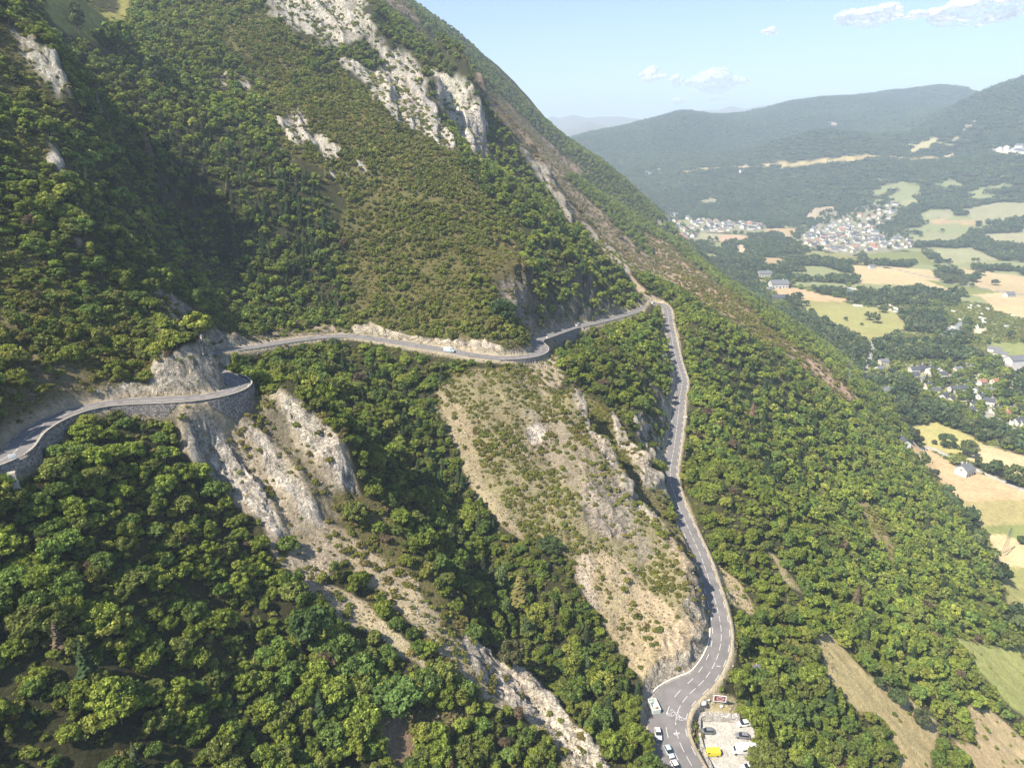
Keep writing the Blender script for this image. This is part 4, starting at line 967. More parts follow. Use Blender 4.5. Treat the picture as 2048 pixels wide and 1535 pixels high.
scatter('slope_woodland', np.vstack([tpos[far_b], mp_[mm_]]), rv.uniform(0, 6.28, len(far_b) + mm_.sum()), np.concatenate([tsz[far_b], msz[mm_]]), rv.integers(0, 5, len(far_b) + mm_.sum()), np.vstack([ttint[far_b], mt[mm_]]), P_MID)
scatter('conifer_woodland', np.vstack([tpos[c], mp_[mc]]), rv.uniform(0, 6.28, len(c) + len(mc)), np.concatenate([tsz[c] * 1.25, msz[mc] * 1.1]), rv.integers(0, 4, len(c) + len(mc)), np.vstack([ttint[c], mt[mc]]), P_CON, stretch=rv.uniform(.85, 1.2, len(c) + len(mc)))
# shrubs
sx, sy, sz = gather(-330, 420, 55, 480, 1.75, 62, 400, lambda x, y: np.where(lookup(SH, x, y) > .92, 1.1, np.where(lookup(SH, x, y) > .88, .95, lookup(SH, x, y) * .62)) * (.42 + .85 * (fbm(x / 7, y / 7, 3, 55) > .46)) * np.where(lookup(RKD, x, y) > .6, .6, 1))
ssz = rv.uniform(.45, 1.25, len(sx)) * (.75 + .6 * vnoise2(sx / 9, sy / 9, 8)); ssz = np.minimum(ssz, .3 + (lookup(ROADD, sx, sy) - 3.4) * .5); m_ = ssz > .3
sx, sy, sz, ssz = sx[m_], sy[m_], sz[m_], ssz[m_]
SHT = np.array([(.180, .205, .050), (.210, .215, .058), (.140, .175, .046), (.22, .19, .070)])
st = tints(len(sx), rv, lookup(BR, sx, sy), pal=SHT, w=(.4, .25, .25, .1), x=sx, y=sy)
spos = np.stack([sx, sy, sz - .1], 1); sr = rv.uniform(0, 6.28, len(sx))
svis = visible(spos, ssz, .0) & (lookup(TR, sx, sy) < .35); sapp = ssz / pix(*spos.T)[2]
i_ = np.flatnonzero(svis); sel_s = i_[np.argsort(-sapp[i_])[:300]]
def swhere(p):
    u, v, t = pix(*p)
    if u > 1300: return 'on the dry verge near the lower road', 'shrubs near the lower road'
    if t > 228 and v > 700: return 'on the bare stony spur', 'shrubs on the bare spur'
    if t > 212 and v < 700: return 'on the open slope above the upper road', 'shrubs above the upper road'
    if u < 760 and v < 1120: return 'between the pale rock ribs below the road bend', 'shrubs between the rock ribs'
    return 'on the dry grass ridge in front of the gully', 'shrubs on the dry grass ridge'
for i in sel_s:
    o = bpy.data.objects.new('shrub', M_SH[int(rv.integers(5))]); COL.objects.link(o); o.location = spos[i]; o.rotation_euler = (0, 0, sr[i]); o.scale = (ssz[i],) * 3; o['tint'] = [float(q) for q in st[i]]
    w_, g_ = swhere(spos[i]); tw = tone_word(st[i]); tag(o, 'low %s bush %s' % (tw, w_), 'shrub', tw + ' ' + g_)
rest = np.ones(len(sx), bool); rest[sel_s] = False; b = np.flatnonzero(rest)
scatter('scrub_bushes', spos[b], sr[b], ssz[b], rv.integers(0, 5, len(b)), st[b], P_SHR)
qx, qy, qz = gather(-900, 900, 300, 1750, 3.6, 400, 1450, lambda x, y: lookup(SH, x, y) * np.where(lookup(TR, x, y) < .5, 1.1, .15) * (.55 + .6 * (fbm(x / 12, y / 12, 3, 56) > .47)))
qt = tints(len(qx), rv, lookup(BR, qx, qy), pal=SHT, w=(.4, .25, .25, .1), x=qx, y=qy)
scatter('hillside_scrub', np.stack([qx, qy, qz - .15], 1), rv.uniform(0, 6.28, len(qx)), rv.uniform(1.2, 2.6, len(qx)), rv.integers(0, 4, len(qx)), qt, P_SHF)
print('shrubs', len(sx), len(qx))

# thicket bushes, taller than the scrub, over the open slopes
kx, ky, kz = gather(-900, 700, 150, 1200, 3.4, 62, 1150, lambda x, y: (lookup(SH, x, y) > .93) * np.where(lookup(RKD, x, y) > .5, .12, 1) * (.22 + .75 * (fbm(x / 16, y / 16, 3, 57) > .44)) * (pix(x, y, zat(x, y))[1] < 720))
ksz = rv.uniform(.9, 1.9, len(kx)) * (.75 + .6 * vnoise2(kx / 14, ky / 14, 6)); ksz = np.minimum(ksz, .3 + (lookup(ROADD, kx, ky) - 3.6) * .5); m_ = ksz > .4; kx, ky, kz, ksz = kx[m_], ky[m_], kz[m_], ksz[m_]
kt = tints(len(kx), rv, lookup(BR, kx, ky) * .8, pal=np.vstack([BASE_T[:4], SHT[:2]]), w=(.3, .15, .15, .2, .1, .1), x=kx, y=ky) * .9
scatter('thicket_bushes', np.stack([kx, ky, kz - ksz * .35], 1), rv.uniform(0, 6.28, len(kx)), ksz, rv.integers(0, 5, len(kx)), kt, P_MID)
print('thicket', len(kx))

# dry grass tufts and loose stones on the open ground
gx, gy, gz_ = gather(-180, 120, 110, 340, 1.25, 80, 330, lambda x, y: (lookup(TR, x, y) < .25) * (lookup(ROADD, x, y) > 4.4) * (lookup(sdc, x, y) > 1.5) * (.25 + .75 * (fbm(x / 5, y / 5, 3, 58) > .48)) * np.where(lookup(RKD, x, y) > .6, .3, 1))
gt = np.array([(.40, .34, .19), (.33, .30, .15), (.28, .28, .12), (.44, .38, .25)])[rv.integers(0, 4, len(gx))] * rv.uniform(.75, 1.15, (len(gx), 1))
scatter('dry_grass', np.stack([gx, gy, gz_ - .05], 1), rv.uniform(0, 6.28, len(gx)), rv.uniform(.18, .5, len(gx)), rv.integers(0, 4, len(gx)), gt, P_SHF)
def stone_proto(i):
    V = I1[0] * (1 + .35 * (np.random.default_rng(i).random((len(I1[0]), 1)) - .5)) * np.array([1, .8, .6]); return proto('stone_shape', tri_mesh('stone_shape', V, I1[1], [M_LEAF], leafv=np.ones(len(V))))
P_STN = [stone_proto(i) for i in range(4)]
gx, gy, gz_ = gather(-180, 120, 110, 340, 1.6, 80, 330, lambda x, y: (lookup(TR, x, y) < .25) * (lookup(ROADD, x, y) > 4.4) * (lookup(sdc, x, y) > 1.5) * (.1 + .7 * (fbm(x / 6, y / 6, 3, 59) > .54)))
gt = np.array([(.50, .46, .40), (.40, .36, .31), (.33, .30, .27)])[rv.integers(0, 3, len(gx))] * rv.uniform(.8, 1.15, (len(gx), 1))
scatter('loose_stones', np.stack([gx, gy, gz_ + .05], 1), rv.uniform(0, 6.28, len(gx)), rv.uniform(.15, .55, len(gx)) ** 1.2, rv.integers(0, 4, len(gx)), gt, P_STN)
# ------------------------------------------------------------------ things
def empty(name, loc, rz=0.0, **kw):
    kw.setdefault('kind', 'thing')
    o = bpy.data.objects.new(name, None); COL.objects.link(o); o.empty_display_size = .5
    o.location = [float(q) for q in loc]; o.rotation_euler = (0, 0, float(rz)); tag(o, **kw); return o
def loft(secs):
    """sections (x, z0, z1, half width at the bottom, half width at the top) -> closed hull"""
    V, F = [], []
    for x, z0, z1, w0, w1 in secs: V += [(x, -w0, z0), (x, w0, z0), (x, w1, z1), (x, -w1, z1)]
    for i in range(len(secs) - 1):
        a = 4 * i; b = a + 4
        for j in range(4): k = (j + 1) % 4; F.append((a + j, a + k, b + k, b + j))
    F.append((3, 2, 1, 0)); n = 4 * (len(secs) - 1); F.append((n, n + 1, n + 2, n + 3)); return V, F
def box(cx, cy, cz, sx, sy, sz):
    x, y, z = sx / 2, sy / 2, sz / 2
    V = [(cx + a * x, cy + b * y, cz + c * z) for a in (-1, 1) for b in (-1, 1) for c in (-1, 1)]
    return V, [(0, 1, 3, 2), (4, 6, 7, 5), (0, 4, 5, 1), (2, 3, 7, 6), (0, 2, 6, 4), (1, 5, 7, 3)]
def cyl(p, axis, r, h, n=14):
    V, F = [], []; p = np.array(p, float)
    ax = np.array(axis, float); a = np.cross(ax, [0, 0, 1]) if abs(ax[2]) < .9 else np.array([1., 0, 0]); a = a / np.linalg.norm(a); b = np.cross(ax, a)
    for s in (-.5, .5):
        for k in range(n): an = 2 * math.pi * k / n; V.append(p + ax * h * s + (a * math.cos(an) + b * math.sin(an)) * r)
    for k in range(n): q = (k + 1) % n; F.append((k, q, n + q, n + k))
    F.append(tuple(range(n - 1, -1, -1))); F.append(tuple(range(n, 2 * n))); return V, F
def bevel(o, w=.05, seg=2):
    bm = bmesh.new(); bm.from_mesh(o.data); bmesh.ops.recalc_face_normals(bm, faces=bm.faces)
    bmesh.ops.bevel(bm, geom=list(bm.edges), offset=w, segments=seg, profile=.6, affect='EDGES', clamp_overlap=True); bm.to_mesh(o.data); bm.free()
    o.data.polygons.foreach_set('use_smooth', np.ones(len(o.data.polygons), bool)); return o
def part(name, parts, mat, parent, bev=0, smooth=False):
    V, F = merge(parts if isinstance(parts, list) else [parts]); o = mesh_obj(name, V, F, mat, parent, smooth)
    if bev: bevel(o, bev)
    return o
PAINT = {}
def paint_mat(name, c, rough=.3):
    if name not in PAINT: PAINT[name] = flat('car_paint_' + name, c, rough, .04, 1.5, spec=.5)
    return PAINT[name]
M_LAMP = flat('lamp_glass', (.75, .75, .72), .2, .02)
M_RED = flat('red_lamp_glass', (.4, .03, .02), .3, .02)
def make_car(loc, rz, paintn, c, label, L=4.3, Wd=1.8, H=1.5, style='hatch', group=None, cat='car', name='parked_car'):
    t = empty(name, loc, rz, label=label, cat=cat, group=group); h = L / 2; w = Wd / 2; pm = paint_mat(paintn, c)
    if style == 'van':
        secs = [(-h, .32, H * .93, w, w * .9), (-h + .15, .25, H * .98, w, w * .92), (h - 1.55, .25, H, w, w * .9), (h - 1.0, .25, H * .86, w, w * .86), (h - .55, .25, H * .58, w, w * .93), (h - .1, .28, H * .50, w * .95, w * .85), (h, .35, H * .4, w * .9, w * .85)]
        part('body', loft(secs), pm, t, .05)
        part('windscreen', ([(h - 1.02, -w * .82, H * .85 + .02), (h - 1.02, w * .82, H * .85 + .02), (h - .58, w * .88, H * .59 + .03), (h - .58, -w * .88, H * .59 + .03)], [(0, 1, 2, 3)]), M_GLASS, t)
        for s in (-1, 1): part('side_window', ([(h - 1.6, s * w * .955, H * .60), (h - .85, s * w * .955, H * .60), (h - 1.15, s * w * .92, H * .84), (h - 1.6, s * w * .92, H * .84)], [(0, 1, 2, 3)]), M_GLASS, t)
    else:
        hd = H * .60; eb = -h + (.25 if style == 'hatch' else .75)
        part('body', loft([(-h, .38, hd * .86, w * .86, w * .8), (-h + .12, .25, hd * .98, w * .97, w * .9), (-h + .9, .22, hd * 1.02, w, w * .92), (h - 1.35, .22, hd * 1.0, w, w * .92), (h - .55, .22, hd * .88, w * .98, w * .86), (h - .1, .25, hd * .76, w * .9, w * .76), (h, .35, hd * .62, w * .8, w * .7)]), pm, t, .06)
        part('windows', loft([(eb, hd * .95, hd * 1.0, w * .86, w * .84), (eb + .45, hd * .95, H - .05, w * .90, w * .70), (h - 2.05, hd * .95, H - .03, w * .90, w * .72), (h - 1.15, hd * .92, hd * .98, w * .86, w * .82)]), M_GLASS, t)
        part('roof', loft([(eb + .38, H - .09, H - .03, w * .74, w * .68), (eb + .9, H - .07, H + .01, w * .75, w * .70), (h - 2.35, H - .07, H + .01, w * .76, w * .71), (h - 1.98, H - .10, H - .03, w * .76, w * .71)]), pm, t, .015)
    for x in (-h + .8, h - .85):
        for s in (-1, 1):
            wl = part('wheel', cyl((0, 0, 0), (0, 1, 0), .33, .22), M_TYRE, t); wl.location = (x, s * (w - .1), .33)
            part('rim', cyl((0, s * .105, 0), (0, 1, 0), .2, .03), M_METAL, wl)
    for s in (-1, 1):
        part('headlight', box(h - .10, s * w * .62, H * .42, .12, .32, .16), M_LAMP, t); part('tail_light', box(-h + .02, s * w * .72, H * .45, .06, .16, .28), M_RED, t)
    return t
def head(u0, v0, u1, v1):
    a, b = hit(u0, v0), hit(u1, v1); return math.atan2(b[1] - a[1], b[0] - a[0])
def on_road(u, v, off, flip=False, du=0):
    p, a = rpos(s_at(u, v) + du, off, .045); return p, a + (math.pi if flip else 0)
p, a = on_road(899, 701, -1.5); make_car(p, a, 'ice_blue', (.55, .66, .70), 'pale blue van driving on the upper road below the cream rock cutting', L=5.0, Wd=1.95, H=2.1, style='van', cat='van', name='moving_van')
p, a = on_road(1114, 667, 1.5, True); make_car(p, a, 'black', (.05, .055, .06), 'dark car on the upper road just past the tight bend round the cliff', group=None, name='moving_car')
p, a = on_road(1161, 652, 1.5, True); make_car(p, a, 'silver', (.5, .51, .52), 'silver car following the dark car on the upper road', name='moving_car')
p, a = on_road(1308, 606, 0.6); make_car(p, a, 'white', (.78, .78, .78), 'white car turning through the far hairpin bend', H=1.7, name='moving_car')
def at_px(u, v, z=None):
    return PZ(u, v, z) if z is not None else hit(u, v)
def gz(x, y): return float(zat(x, y))
sP = s_at(1350, 1450)
for (u, v), (pn, c), lab, st in (((1316, 1470), ('white', (.78, .78, .78)), 'white car parked under the trees beside the lay-by, half hidden', 'hatch'), ((1338, 1505), ('pale_blue', (.42, .50, .58)), 'pale blue car parked on the left edge of the road below the painted cyclist', 'hatch'), ((1352, 1536), ('white', (.78, .78, .78)), 'white car parked at the left road edge, cut off by the bottom of the photo', 'hatch')):
    q = hit(u, v); d = np.hypot(ROAD[:, 0] - q[0], ROAD[:, 1] - q[1]); k = int(np.argmin(d)); make_car((q[0], q[1], ROAD[k, 2] + .05), math.atan2(RDIR[k, 1], RDIR[k, 0]), pn, c, lab)
def cpp(u, v): return PZ(u, v, CPZ + .03)
def cpcar(u, v, pn, c, lab, rz=math.pi, **kw): p = cpp(u, v); return make_car(p, rz, pn, c, lab, **kw)
cpcar(1414, 1464, 'grey', (.16, .17, .18), 'dark grey estate car at the left end of the gravel car park', L=4.5)
cpcar(1486, 1449, 'white', (.78, .78, .78), 'white car at the top right corner of the gravel car park', rz=math.pi + .15, L=4.0)
cpcar(1484, 1473, 'grey2', (.20, .20, .22), 'grey car half under the trees right of the car park', rz=math.pi * .95)
cpcar(1423, 1508, 'yellow', (.66, .56, .05), 'bright yellow delivery van in the gravel car park', L=4.7, Wd=1.85, H=1.95, style='van', cat='van', name='parked_van')
cpcar(1496, 1536, 'white', (.78, .78, .78), 'white car at the bottom of the gravel car park below the motorhome', rz=math.pi + .1)
# motorhome
p = cpp(1488, 1504); t = empty('motorhome', p, math.pi - .03, label='large white motorhome parked on the right of the gravel car park', cat='motorhome'); wm = paint_mat('white', (.78, .78, .78))
part('cab', loft([(2.1, .3, 2.0, .98, .9), (2.6, .3, 1.75, .98, .88), (3.15, .3, 1.15, .96, .85), (3.5, .38, 1.0, .9, .8)]), wm, t, .06)
part('body', loft([(-3.5, .45, 2.75, 1.1, 1.07), (1.9, .45, 2.8, 1.1, 1.07), (2.2, .5, 2.8, 1.1, 1.07)]), wm, t, .07); part('over_cab', loft([(2.2, 1.95, 2.8, 1.05, 1.0), (2.75, 2.0, 2.65, 1.0, .95)]), wm, t, .06)
part('windscreen', ([(2.62, -.8, 1.78), (2.62, .8, 1.78), (3.1, .82, 1.2), (3.1, -.82, 1.2)], [(0, 1, 2, 3)]), M_GLASS, t)
for x, y in ((-2.2, 0), (0, .3), (1.4, -.2)): part('roof_vent', box(x, y, 2.84, .5, .5, .1), M_LAMP, t, .02)
for x in (-2.3, .2):
    for s in (-1, 1): part('side_window', box(x, s * 1.095, 1.75, 1.0, .02, .55), M_GLASS, t)
for x in (-2.0, 2.6):
    for s in (-1, 1): wl = part('wheel', cyl((0, 0, 0), (0, 1, 0), .35, .24), M_TYRE, t); wl.location = (x, s * .95, .35)
# open skip with scrap beside the junction
M_SKIP = flat('pale_green_steel', (.52, .58, .55), .6, .12, 2); q = hit(1308, 1416); k = int(np.argmin(np.hypot(ROAD[:, 0] - q[0], ROAD[:, 1] - q[1])))
t = empty('skip_container', (q[0], q[1], ROAD[k, 2] + .03), math.radians(100), label='open pale metal skip of rubbish at the road junction under the trees', cat='skip')
def trough(L, Wd, H, th_=.1):
    return [box(0, 0, .12, L, Wd, .1), box(-L / 2, 0, H / 2, th_, Wd, H), box(L / 2, 0, H / 2, th_, Wd, H), box(0, -Wd / 2, H / 2 + .001, L - th_, th_, H - .002), box(0, Wd / 2, H / 2 + .001, L - th_, th_, H - .002)]
part('tub', trough(4.4, 2.3, 1.6), M_SKIP, t); part('rim', [box(0, s * 1.17, 1.63, 4.6, .16, .08) for s in (-1, 1)] + [box(s * 2.22, 0, 1.63, .16, 2.18, .078) for s in (-1, 1)], wm, t)
vs = []
for i in range(9): v_, f_ = I1; vs.append((v_ * rv.uniform(.25, .5) * np.array([1, 1, .7]) + [rv.uniform(-1.7, 1.7), rv.uniform(-.7, .7), .95 + rv.uniform(0, .3)], [tuple(q) for q in f_]))
part('rubbish', vs[:5], flat('pink_rubbish', (.55, .40, .36), .9, .3, 4), t); part('sacks', vs[5:], flat('white_sacks', (.62, .62, .6), .8, .2, 4), t)
# billboard
q = hit(1438, 1409); t = empty('billboard', (q[0], q[1], q[2]), math.radians(-8), label='white framed billboard with a dark red round picture above the car park', cat='billboard')
for s in (-1, 1): part('leg', box(s * 1.2, 0, .35, .14, .14, 2.2), M_METAL, t)
part('frame', [box(0, 0, 1.42, 3.9, .14, .22), box(0, 0, 3.6, 3.9, .14, .22), box(-1.84, 0, 2.51, .22, .138, 1.96), box(1.84, 0, 2.51, .22, .138, 1.96)], wm, t, 0)
pn = part('picture_panel', box(0, .0, 2.51, 3.44, .08, 1.94), flat('dark_red_print', (.10, .025, .04), .5, .15, 2), t)
def disc(cx, cz, rx, rz, y, n=28): return [(cx + rx * math.cos(2 * math.pi * k / n), y, cz + rz * math.sin(2 * math.pi * k / n)) for k in range(n)], [tuple(range(n))]
part('pink_margin', [box(0, -.043, 1.62, 3.4, .004, .14), box(-1.62, -.043, 2.55, .16, .004, 1.7), box(1.62, -.043, 2.55, .16, .004, 1.7)], flat('pink_print', (.50, .27, .33), .5, .2, 3), pn)
part('round_print', [disc(.15, 2.55, 1.25, .72, -.046), ], flat('pale_print', (.55, .33, .30), .5, .35, 6), pn)
part('dark_print', [disc(.1, 2.5, .55, .3, -.05), disc(-.5, 2.75, .25, .15, -.051), disc(.8, 2.7, .22, .2, -.051)], flat('maroon_print', (.16, .05, .06), .5, .2, 5), pn)
# pale boulders near it
def boulder(u, v, s, lab, mat=M_CONC, sink=.2):
    q = hit(u, v); V, F = I2; V = V * (1 + .22 * (vnoise2(V[:, 0] * 2.1 + u, V[:, 1] * 2.1 + V[:, 2] * 1.7, 9) - .5))[:, None] * np.array([1.15, .9, .8]) * s
    o = mesh_obj('boulder', V, F, mat, None, False, loc=(q[0], q[1], q[2] + s * .8 - sink * s)); tag(o, lab, 'boulder'); return o
M_PALE = flat('white_stone', (.70, .67, .62), .9, .15, 2, bump=.3)
boulder(1406, 1408, .95, 'large white boulder on the dry grass left of the billboard', M_PALE); boulder(1417, 1400, .45, 'small pale stone between the billboard and the road', M_PALE)
boulder(1443, 1413, .5, 'small pale stone under the billboard', M_PALE); boulder(1094, 676, .5, 'white stone on the outer edge of the upper road by the bend', M_PALE)
boulder(1372, 835, .6, 'small white sign, modelled as a stone, on the verge beside the straight of the lower road', M_PALE)  # a small white sign, given a boulder shape
# walls along the roads
def wall_strip(name, s0, s1, off, wdt, h, mat, lab, cat='wall', drop=.4, taper=0.0, step=1.2, cop=None):
    n = max(2, int((s1 - s0) / step)); V = []; F = []
    for k in range(n + 1):
        s = s0 + (s1 - s0) * k / n; of = off(s) if callable(off) else off; sg = -1 if of < 0 else 1
        hh = h(s) if callable(h) else h
        for o_, z_ in ((of, -drop), (of, hh), (of + sg * wdt, hh), (of + sg * (wdt + taper), -drop)): V.append(rpos(s, o_, z_)[0])
        if k:
            a = 4 * (k - 1); b = 4 * k
            for j in range(4): F.append((a + j, a + (j + 1) % 4, b + (j + 1) % 4, b + j))
    F.append((0, 1, 2, 3)); F.append((4 * n + 3, 4 * n + 2, 4 * n + 1, 4 * n))
    t = empty(name, rpos((s0 + s1) / 2, off((s0 + s1) / 2) if callable(off) else off)[0], 0, label=lab, cat=cat)
    V = np.array(V) - np.array(t.location); mesh_obj('masonry', V, F, mat, t)
    if cop is not None:
        V = []; F = []
        for k in range(n + 1):
            s = s0 + (s1 - s0) * k / n; of = off(s) if callable(off) else off; sg = -1 if of < 0 else 1; hh = (h(s) if callable(h) else h)
            for o_, z_ in ((of - sg * .05, hh + .003), (of - sg * .05, hh + .11), (of + sg * (wdt + .05), hh + .11), (of + sg * (wdt + .05), hh + .003)): V.append(rpos(s, o_, z_)[0])
            if k:
                a = 4 * (k - 1); b = 4 * k
                for j in range(4): F.append((a + j, a + (j + 1) % 4, b + (j + 1) % 4, b + j))
        F.append((0, 1, 2, 3)); F.append((4 * n + 3, 4 * n + 2, 4 * n + 1, 4 * n)); mesh_obj('coping', np.array(V) - np.array(t.location), F, cop, t)
    return t
O1 = -(HW + .45)
sA0, sB = 0.5, float(RS[np.argmax(np.where(first & (RT_ < 235), RU, 0))])
wall_strip('parapet_wall', s_at(35, 903) - 4, sB + 12, O1, .38, .52, M_STONE, 'low stone parapet with pale coping along the near bend of the upper road', cop=M_CONC, drop=.5)
wall_strip('parapet_wall', 0.5, s_at(35, 903) - 6, O1, .38, .52, M_STONE, 'short stone parapet left of the white signpost at the photo edge', cop=M_CONC, drop=.5)
wall_strip('parapet_wall', s_at(1000, 717), s_at(1150, 654), O1, .38, .5, M_STONE, 'low stone parapet around the upper bend beneath the tall cliff', cop=M_CONC, drop=.5)
wall_strip('parapet_wall', s_at(470, 699), s_at(940, 709), O1, .3, .3, M_CONC, 'low pale kerb wall along the straight of the upper road', drop=.4)
wall_strip('parapet_wall', s_at(1155, 652), s_at(1290, 614), O1, .3, .35, M_CONC, 'low pale kerb wall leading up to the far hairpin', drop=.4)
def retain(s0, s1, H, lab, mat=M_STONE):
    n = max(3, int((s1 - s0) / 1.2)); t = empty('retaining_wall', rpos((s0 + s1) / 2, O1)[0], 0, label=lab, cat='retaining wall'); V = []; F = []
    for k in range(n + 1):
        f = k / n; s = s0 + (s1 - s0) * f; h = H * min(1, 4 * f + .15, 4 * (1 - f) + .15); o_ = -(HW + .86)
        for off, z in ((o_, -.1), (o_ - .25, -.1), (o_ - .3 - .17 * h, -h), (o_ + .3, -h)): V.append(rpos(s, off, z)[0])
        if k:
            a = 4 * (k - 1); b = 4 * k
            for j in range(4): F.append((a + j, a + (j + 1) % 4, b + (j + 1) % 4, b + j))
    F.append((0, 1, 2, 3)); F.append((4 * n + 3, 4 * n + 2, 4 * n + 1, 4 * n)); mesh_obj('masonry', np.array(V) - np.array(t.location), F, mat, t); return t
retain(0.5, s_at(142, 824), 4.2, 'tall shaded rubble retaining wall under the near left road bend')
retain(s_at(215, 806), s_at(350, 799), 4.5, 'low grey rubble wall under the middle of the near road')
retain(s_at(410, 794), sB + 9, 7, 'curved dark stone retaining wall under the rock corner bend')
retain(s_at(1025, 716), s_at(1082, 704) + 3, 8, 'tapering stone retaining wall at the head of the bare spur')
retain(s_at(1093, 673), s_at(1150, 654), 7, 'grey retaining wall under the upper road just past the cliff bend')
# white kerb wall on the inside of the last bend
def offJ(s): return -(HW + .5 + float(np.interp(s, RS, LAY)))
wall_strip('white_wall', s_at(1443, 1258), s_at(1378, 1386) + 5.5, offJ, .35, .42, M_WHITEW, 'low white curved wall on the inside of the last bend', drop=.4)
# guardrail on the valley side of the lower road
def guardrail(s0, s1, off, lab):
    t = empty('guardrail', rpos((s0 + s1) / 2, off)[0], 0, label=lab, cat='guardrail'); V = []; F = []; n = int((s1 - s0) / 1.5)
    for k in range(n + 1):
        s = s0 + (s1 - s0) * k / n
        for d_, z in ((0, .45), (.04, .6), (0, .75), (.03, .75), (.07, .6), (.03, .45)): V.append(rpos(s, off + d_, z)[0])
        if k:
            a = 6 * (k - 1); b = 6 * k
            for j in range(6): F.append((a + j, a + (j + 1) % 6, b + (j + 1) % 6, b + j))
    mesh_obj('rail', np.array(V) - np.array(t.location), F, M_METAL, t)
    s = s0
    i = 0
    while s < s1 and i < 95: p, a = rpos(s, off + .12, 0); v_, f_ = box(0, 0, .2, .1, .1, 1.0); mesh_obj('post', v_, f_, M_METAL, t, loc=tuple(p - np.array(t.location))); s += 4; i += 1
    return t
guardrail(s_at(1371, 1043), s_at(1443, 1290), HW + .75, 'metal guardrail on the valley side of the lower road above the wood')
guardrail(s_at(1340, 655), s_at(1357, 824), HW + .85, 'thin metal guardrail on the outer edge below the far hairpin')
# sign and buttress at the left edge
q, a = rpos(s_at(35, 903) - 5, O1 - .7, .2); q = PZ(32, 938, q[2]); t = empty('signpost', q, math.radians(20), label='white rectangular sign on a slim pole by the left road bend', cat='sign')
part('pole', cyl((0, 0, 1.2), (0, 0, 1), .06, 3.6, 10), M_METAL, t); part('sign_board', box(0, -.08, 3.2, 1.55, .05, 1.05), wm, t, .02)
q = PZ(21, 947, q[2] - .3); V = [(-.75, 0, 0), (.75, 0, 0), (.75, 1.4, 0), (-.75, 1.4, 0), (.35, -1.6, -5.5), (1.0, -1.6, -5.5), (1.0, 1.4, -5.5), (.35, 1.4, -5.5)]
bo = mesh_obj('buttress', V, [(0, 1, 2, 3), (4, 7, 6, 5), (0, 4, 5, 1), (1, 5, 6, 2), (2, 6, 7, 3), (3, 7, 4, 0)], M_CONC, loc=tuple(q)); bo.rotation_euler = (0, 0, .5); tag(bo, 'pale tapering concrete buttress under the left end of the road wall', 'buttress')
# car park walls
def stone_wall(pts_, h, wdt, lab, jag=.25):
    V = []; F = []; L = np.array(pts_); L = smooth_poly(np.column_stack([L[:, :2], np.zeros(len(L))]), .7, 1); c = L.mean(0); t = empty('stone_wall', (c[0], c[1], CPZ), 0, label=lab, cat='wall')
    d = np.gradient(L[:, :2], axis=0); d /= np.linalg.norm(d, axis=1)[:, None]; nn_ = np.stack([-d[:, 1], d[:, 0]], 1)
    for k, p in enumerate(L):
        hh = h + rv.uniform(-jag, jag)
        for o_, z in ((wdt * .8, -.4), (wdt * .45, hh), (-wdt * .45, hh + rv.uniform(-.1, .1)), (-wdt * .8, -.4)): V.append((p[0] - c[0] + nn_[k, 0] * o_, p[1] - c[1] + nn_[k, 1] * o_, z))
        if k:
            a = 4 * (k - 1); b = 4 * k
            for j in range(4): F.append((a + j, a + (j + 1) % 4, b + (j + 1) % 4, b + j))
    F.append((0, 1, 2, 3)); n = 4 * (len(L) - 1); F.append((n + 3, n + 2, n + 1, n)); mesh_obj('masonry', V, F, M_PSTONE, t); return t
M_PSTONE = stone_mat('pale_rubble', (.34, .31, .28), (.62, .59, .55), 1.8)
stone_wall([cpp(1399, 1436), cpp(1440, 1437), cpp(1480, 1439)], 1.9, 1.6, 'thick pale rubble wall at the top of the gravel car park')
stone_wall([cpp(1399, 1436), cpp(1398, 1475), cpp(1408, 1505), cpp(1424, 1545)], 1.3, .7, 'narrow stone wall between the road verge and the car park')
# painted figures on the asphalt
def ground_draw(name, segs, wdt, lab):
    V = []; F = []
    for a, b in segs:
        d = np.array(b) - np.array(a); l = np.linalg.norm(d[:2]) + 1e-9; nx_, ny_ = -d[1] / l * wdt / 2, d[0] / l * wdt / 2; k = len(V)
        V += [(a[0] + nx_, a[1] + ny_, a[2]), (a[0] - nx_, a[1] - ny_, a[2]), (b[0] - nx_, b[1] - ny_, b[2]), (b[0] + nx_, b[1] + ny_, b[2])]; F.append((k, k + 1, k + 2, k + 3))
    o = mesh_obj(name, V, F, M_MARK); tag(o, kind='structure'); return o
def rz_at(x, y): k = int(np.argmin(np.hypot(ROAD[:, 0] - x, ROAD[:, 1] - y))); return ROAD[k, 2]
def rp(u, v):
    q = PZ(u, v, -163); 
    for _ in range(4): q = PZ(u, v, rz_at(q[0], q[1]) + .044)
    return q
def ring(u, v, r, n=22, spokes=8):
    c = rp(u, v); P0 = [(c[0] + r * math.cos(2 * math.pi * k / n), c[1] + r * math.sin(2 * math.pi * k / n), c[2]) for k in range(n)]
    S = [(P0[k], P0[(k + 1) % n]) for k in range(n)]
    for k in range(spokes): S.append((tuple(c), (c[0] + r * math.cos(2 * math.pi * k / spokes + .2), c[1] + r * math.sin(2 * math.pi * k / spokes + .2), c[2])))
    return S
Zb = lambda x, y: tuple(rp(1280 + x / 7.314, 1350 + y / 7.314))
S = ring(1341, 1424.5, 1.25) + ring(1361, 1432.5, 1.3)
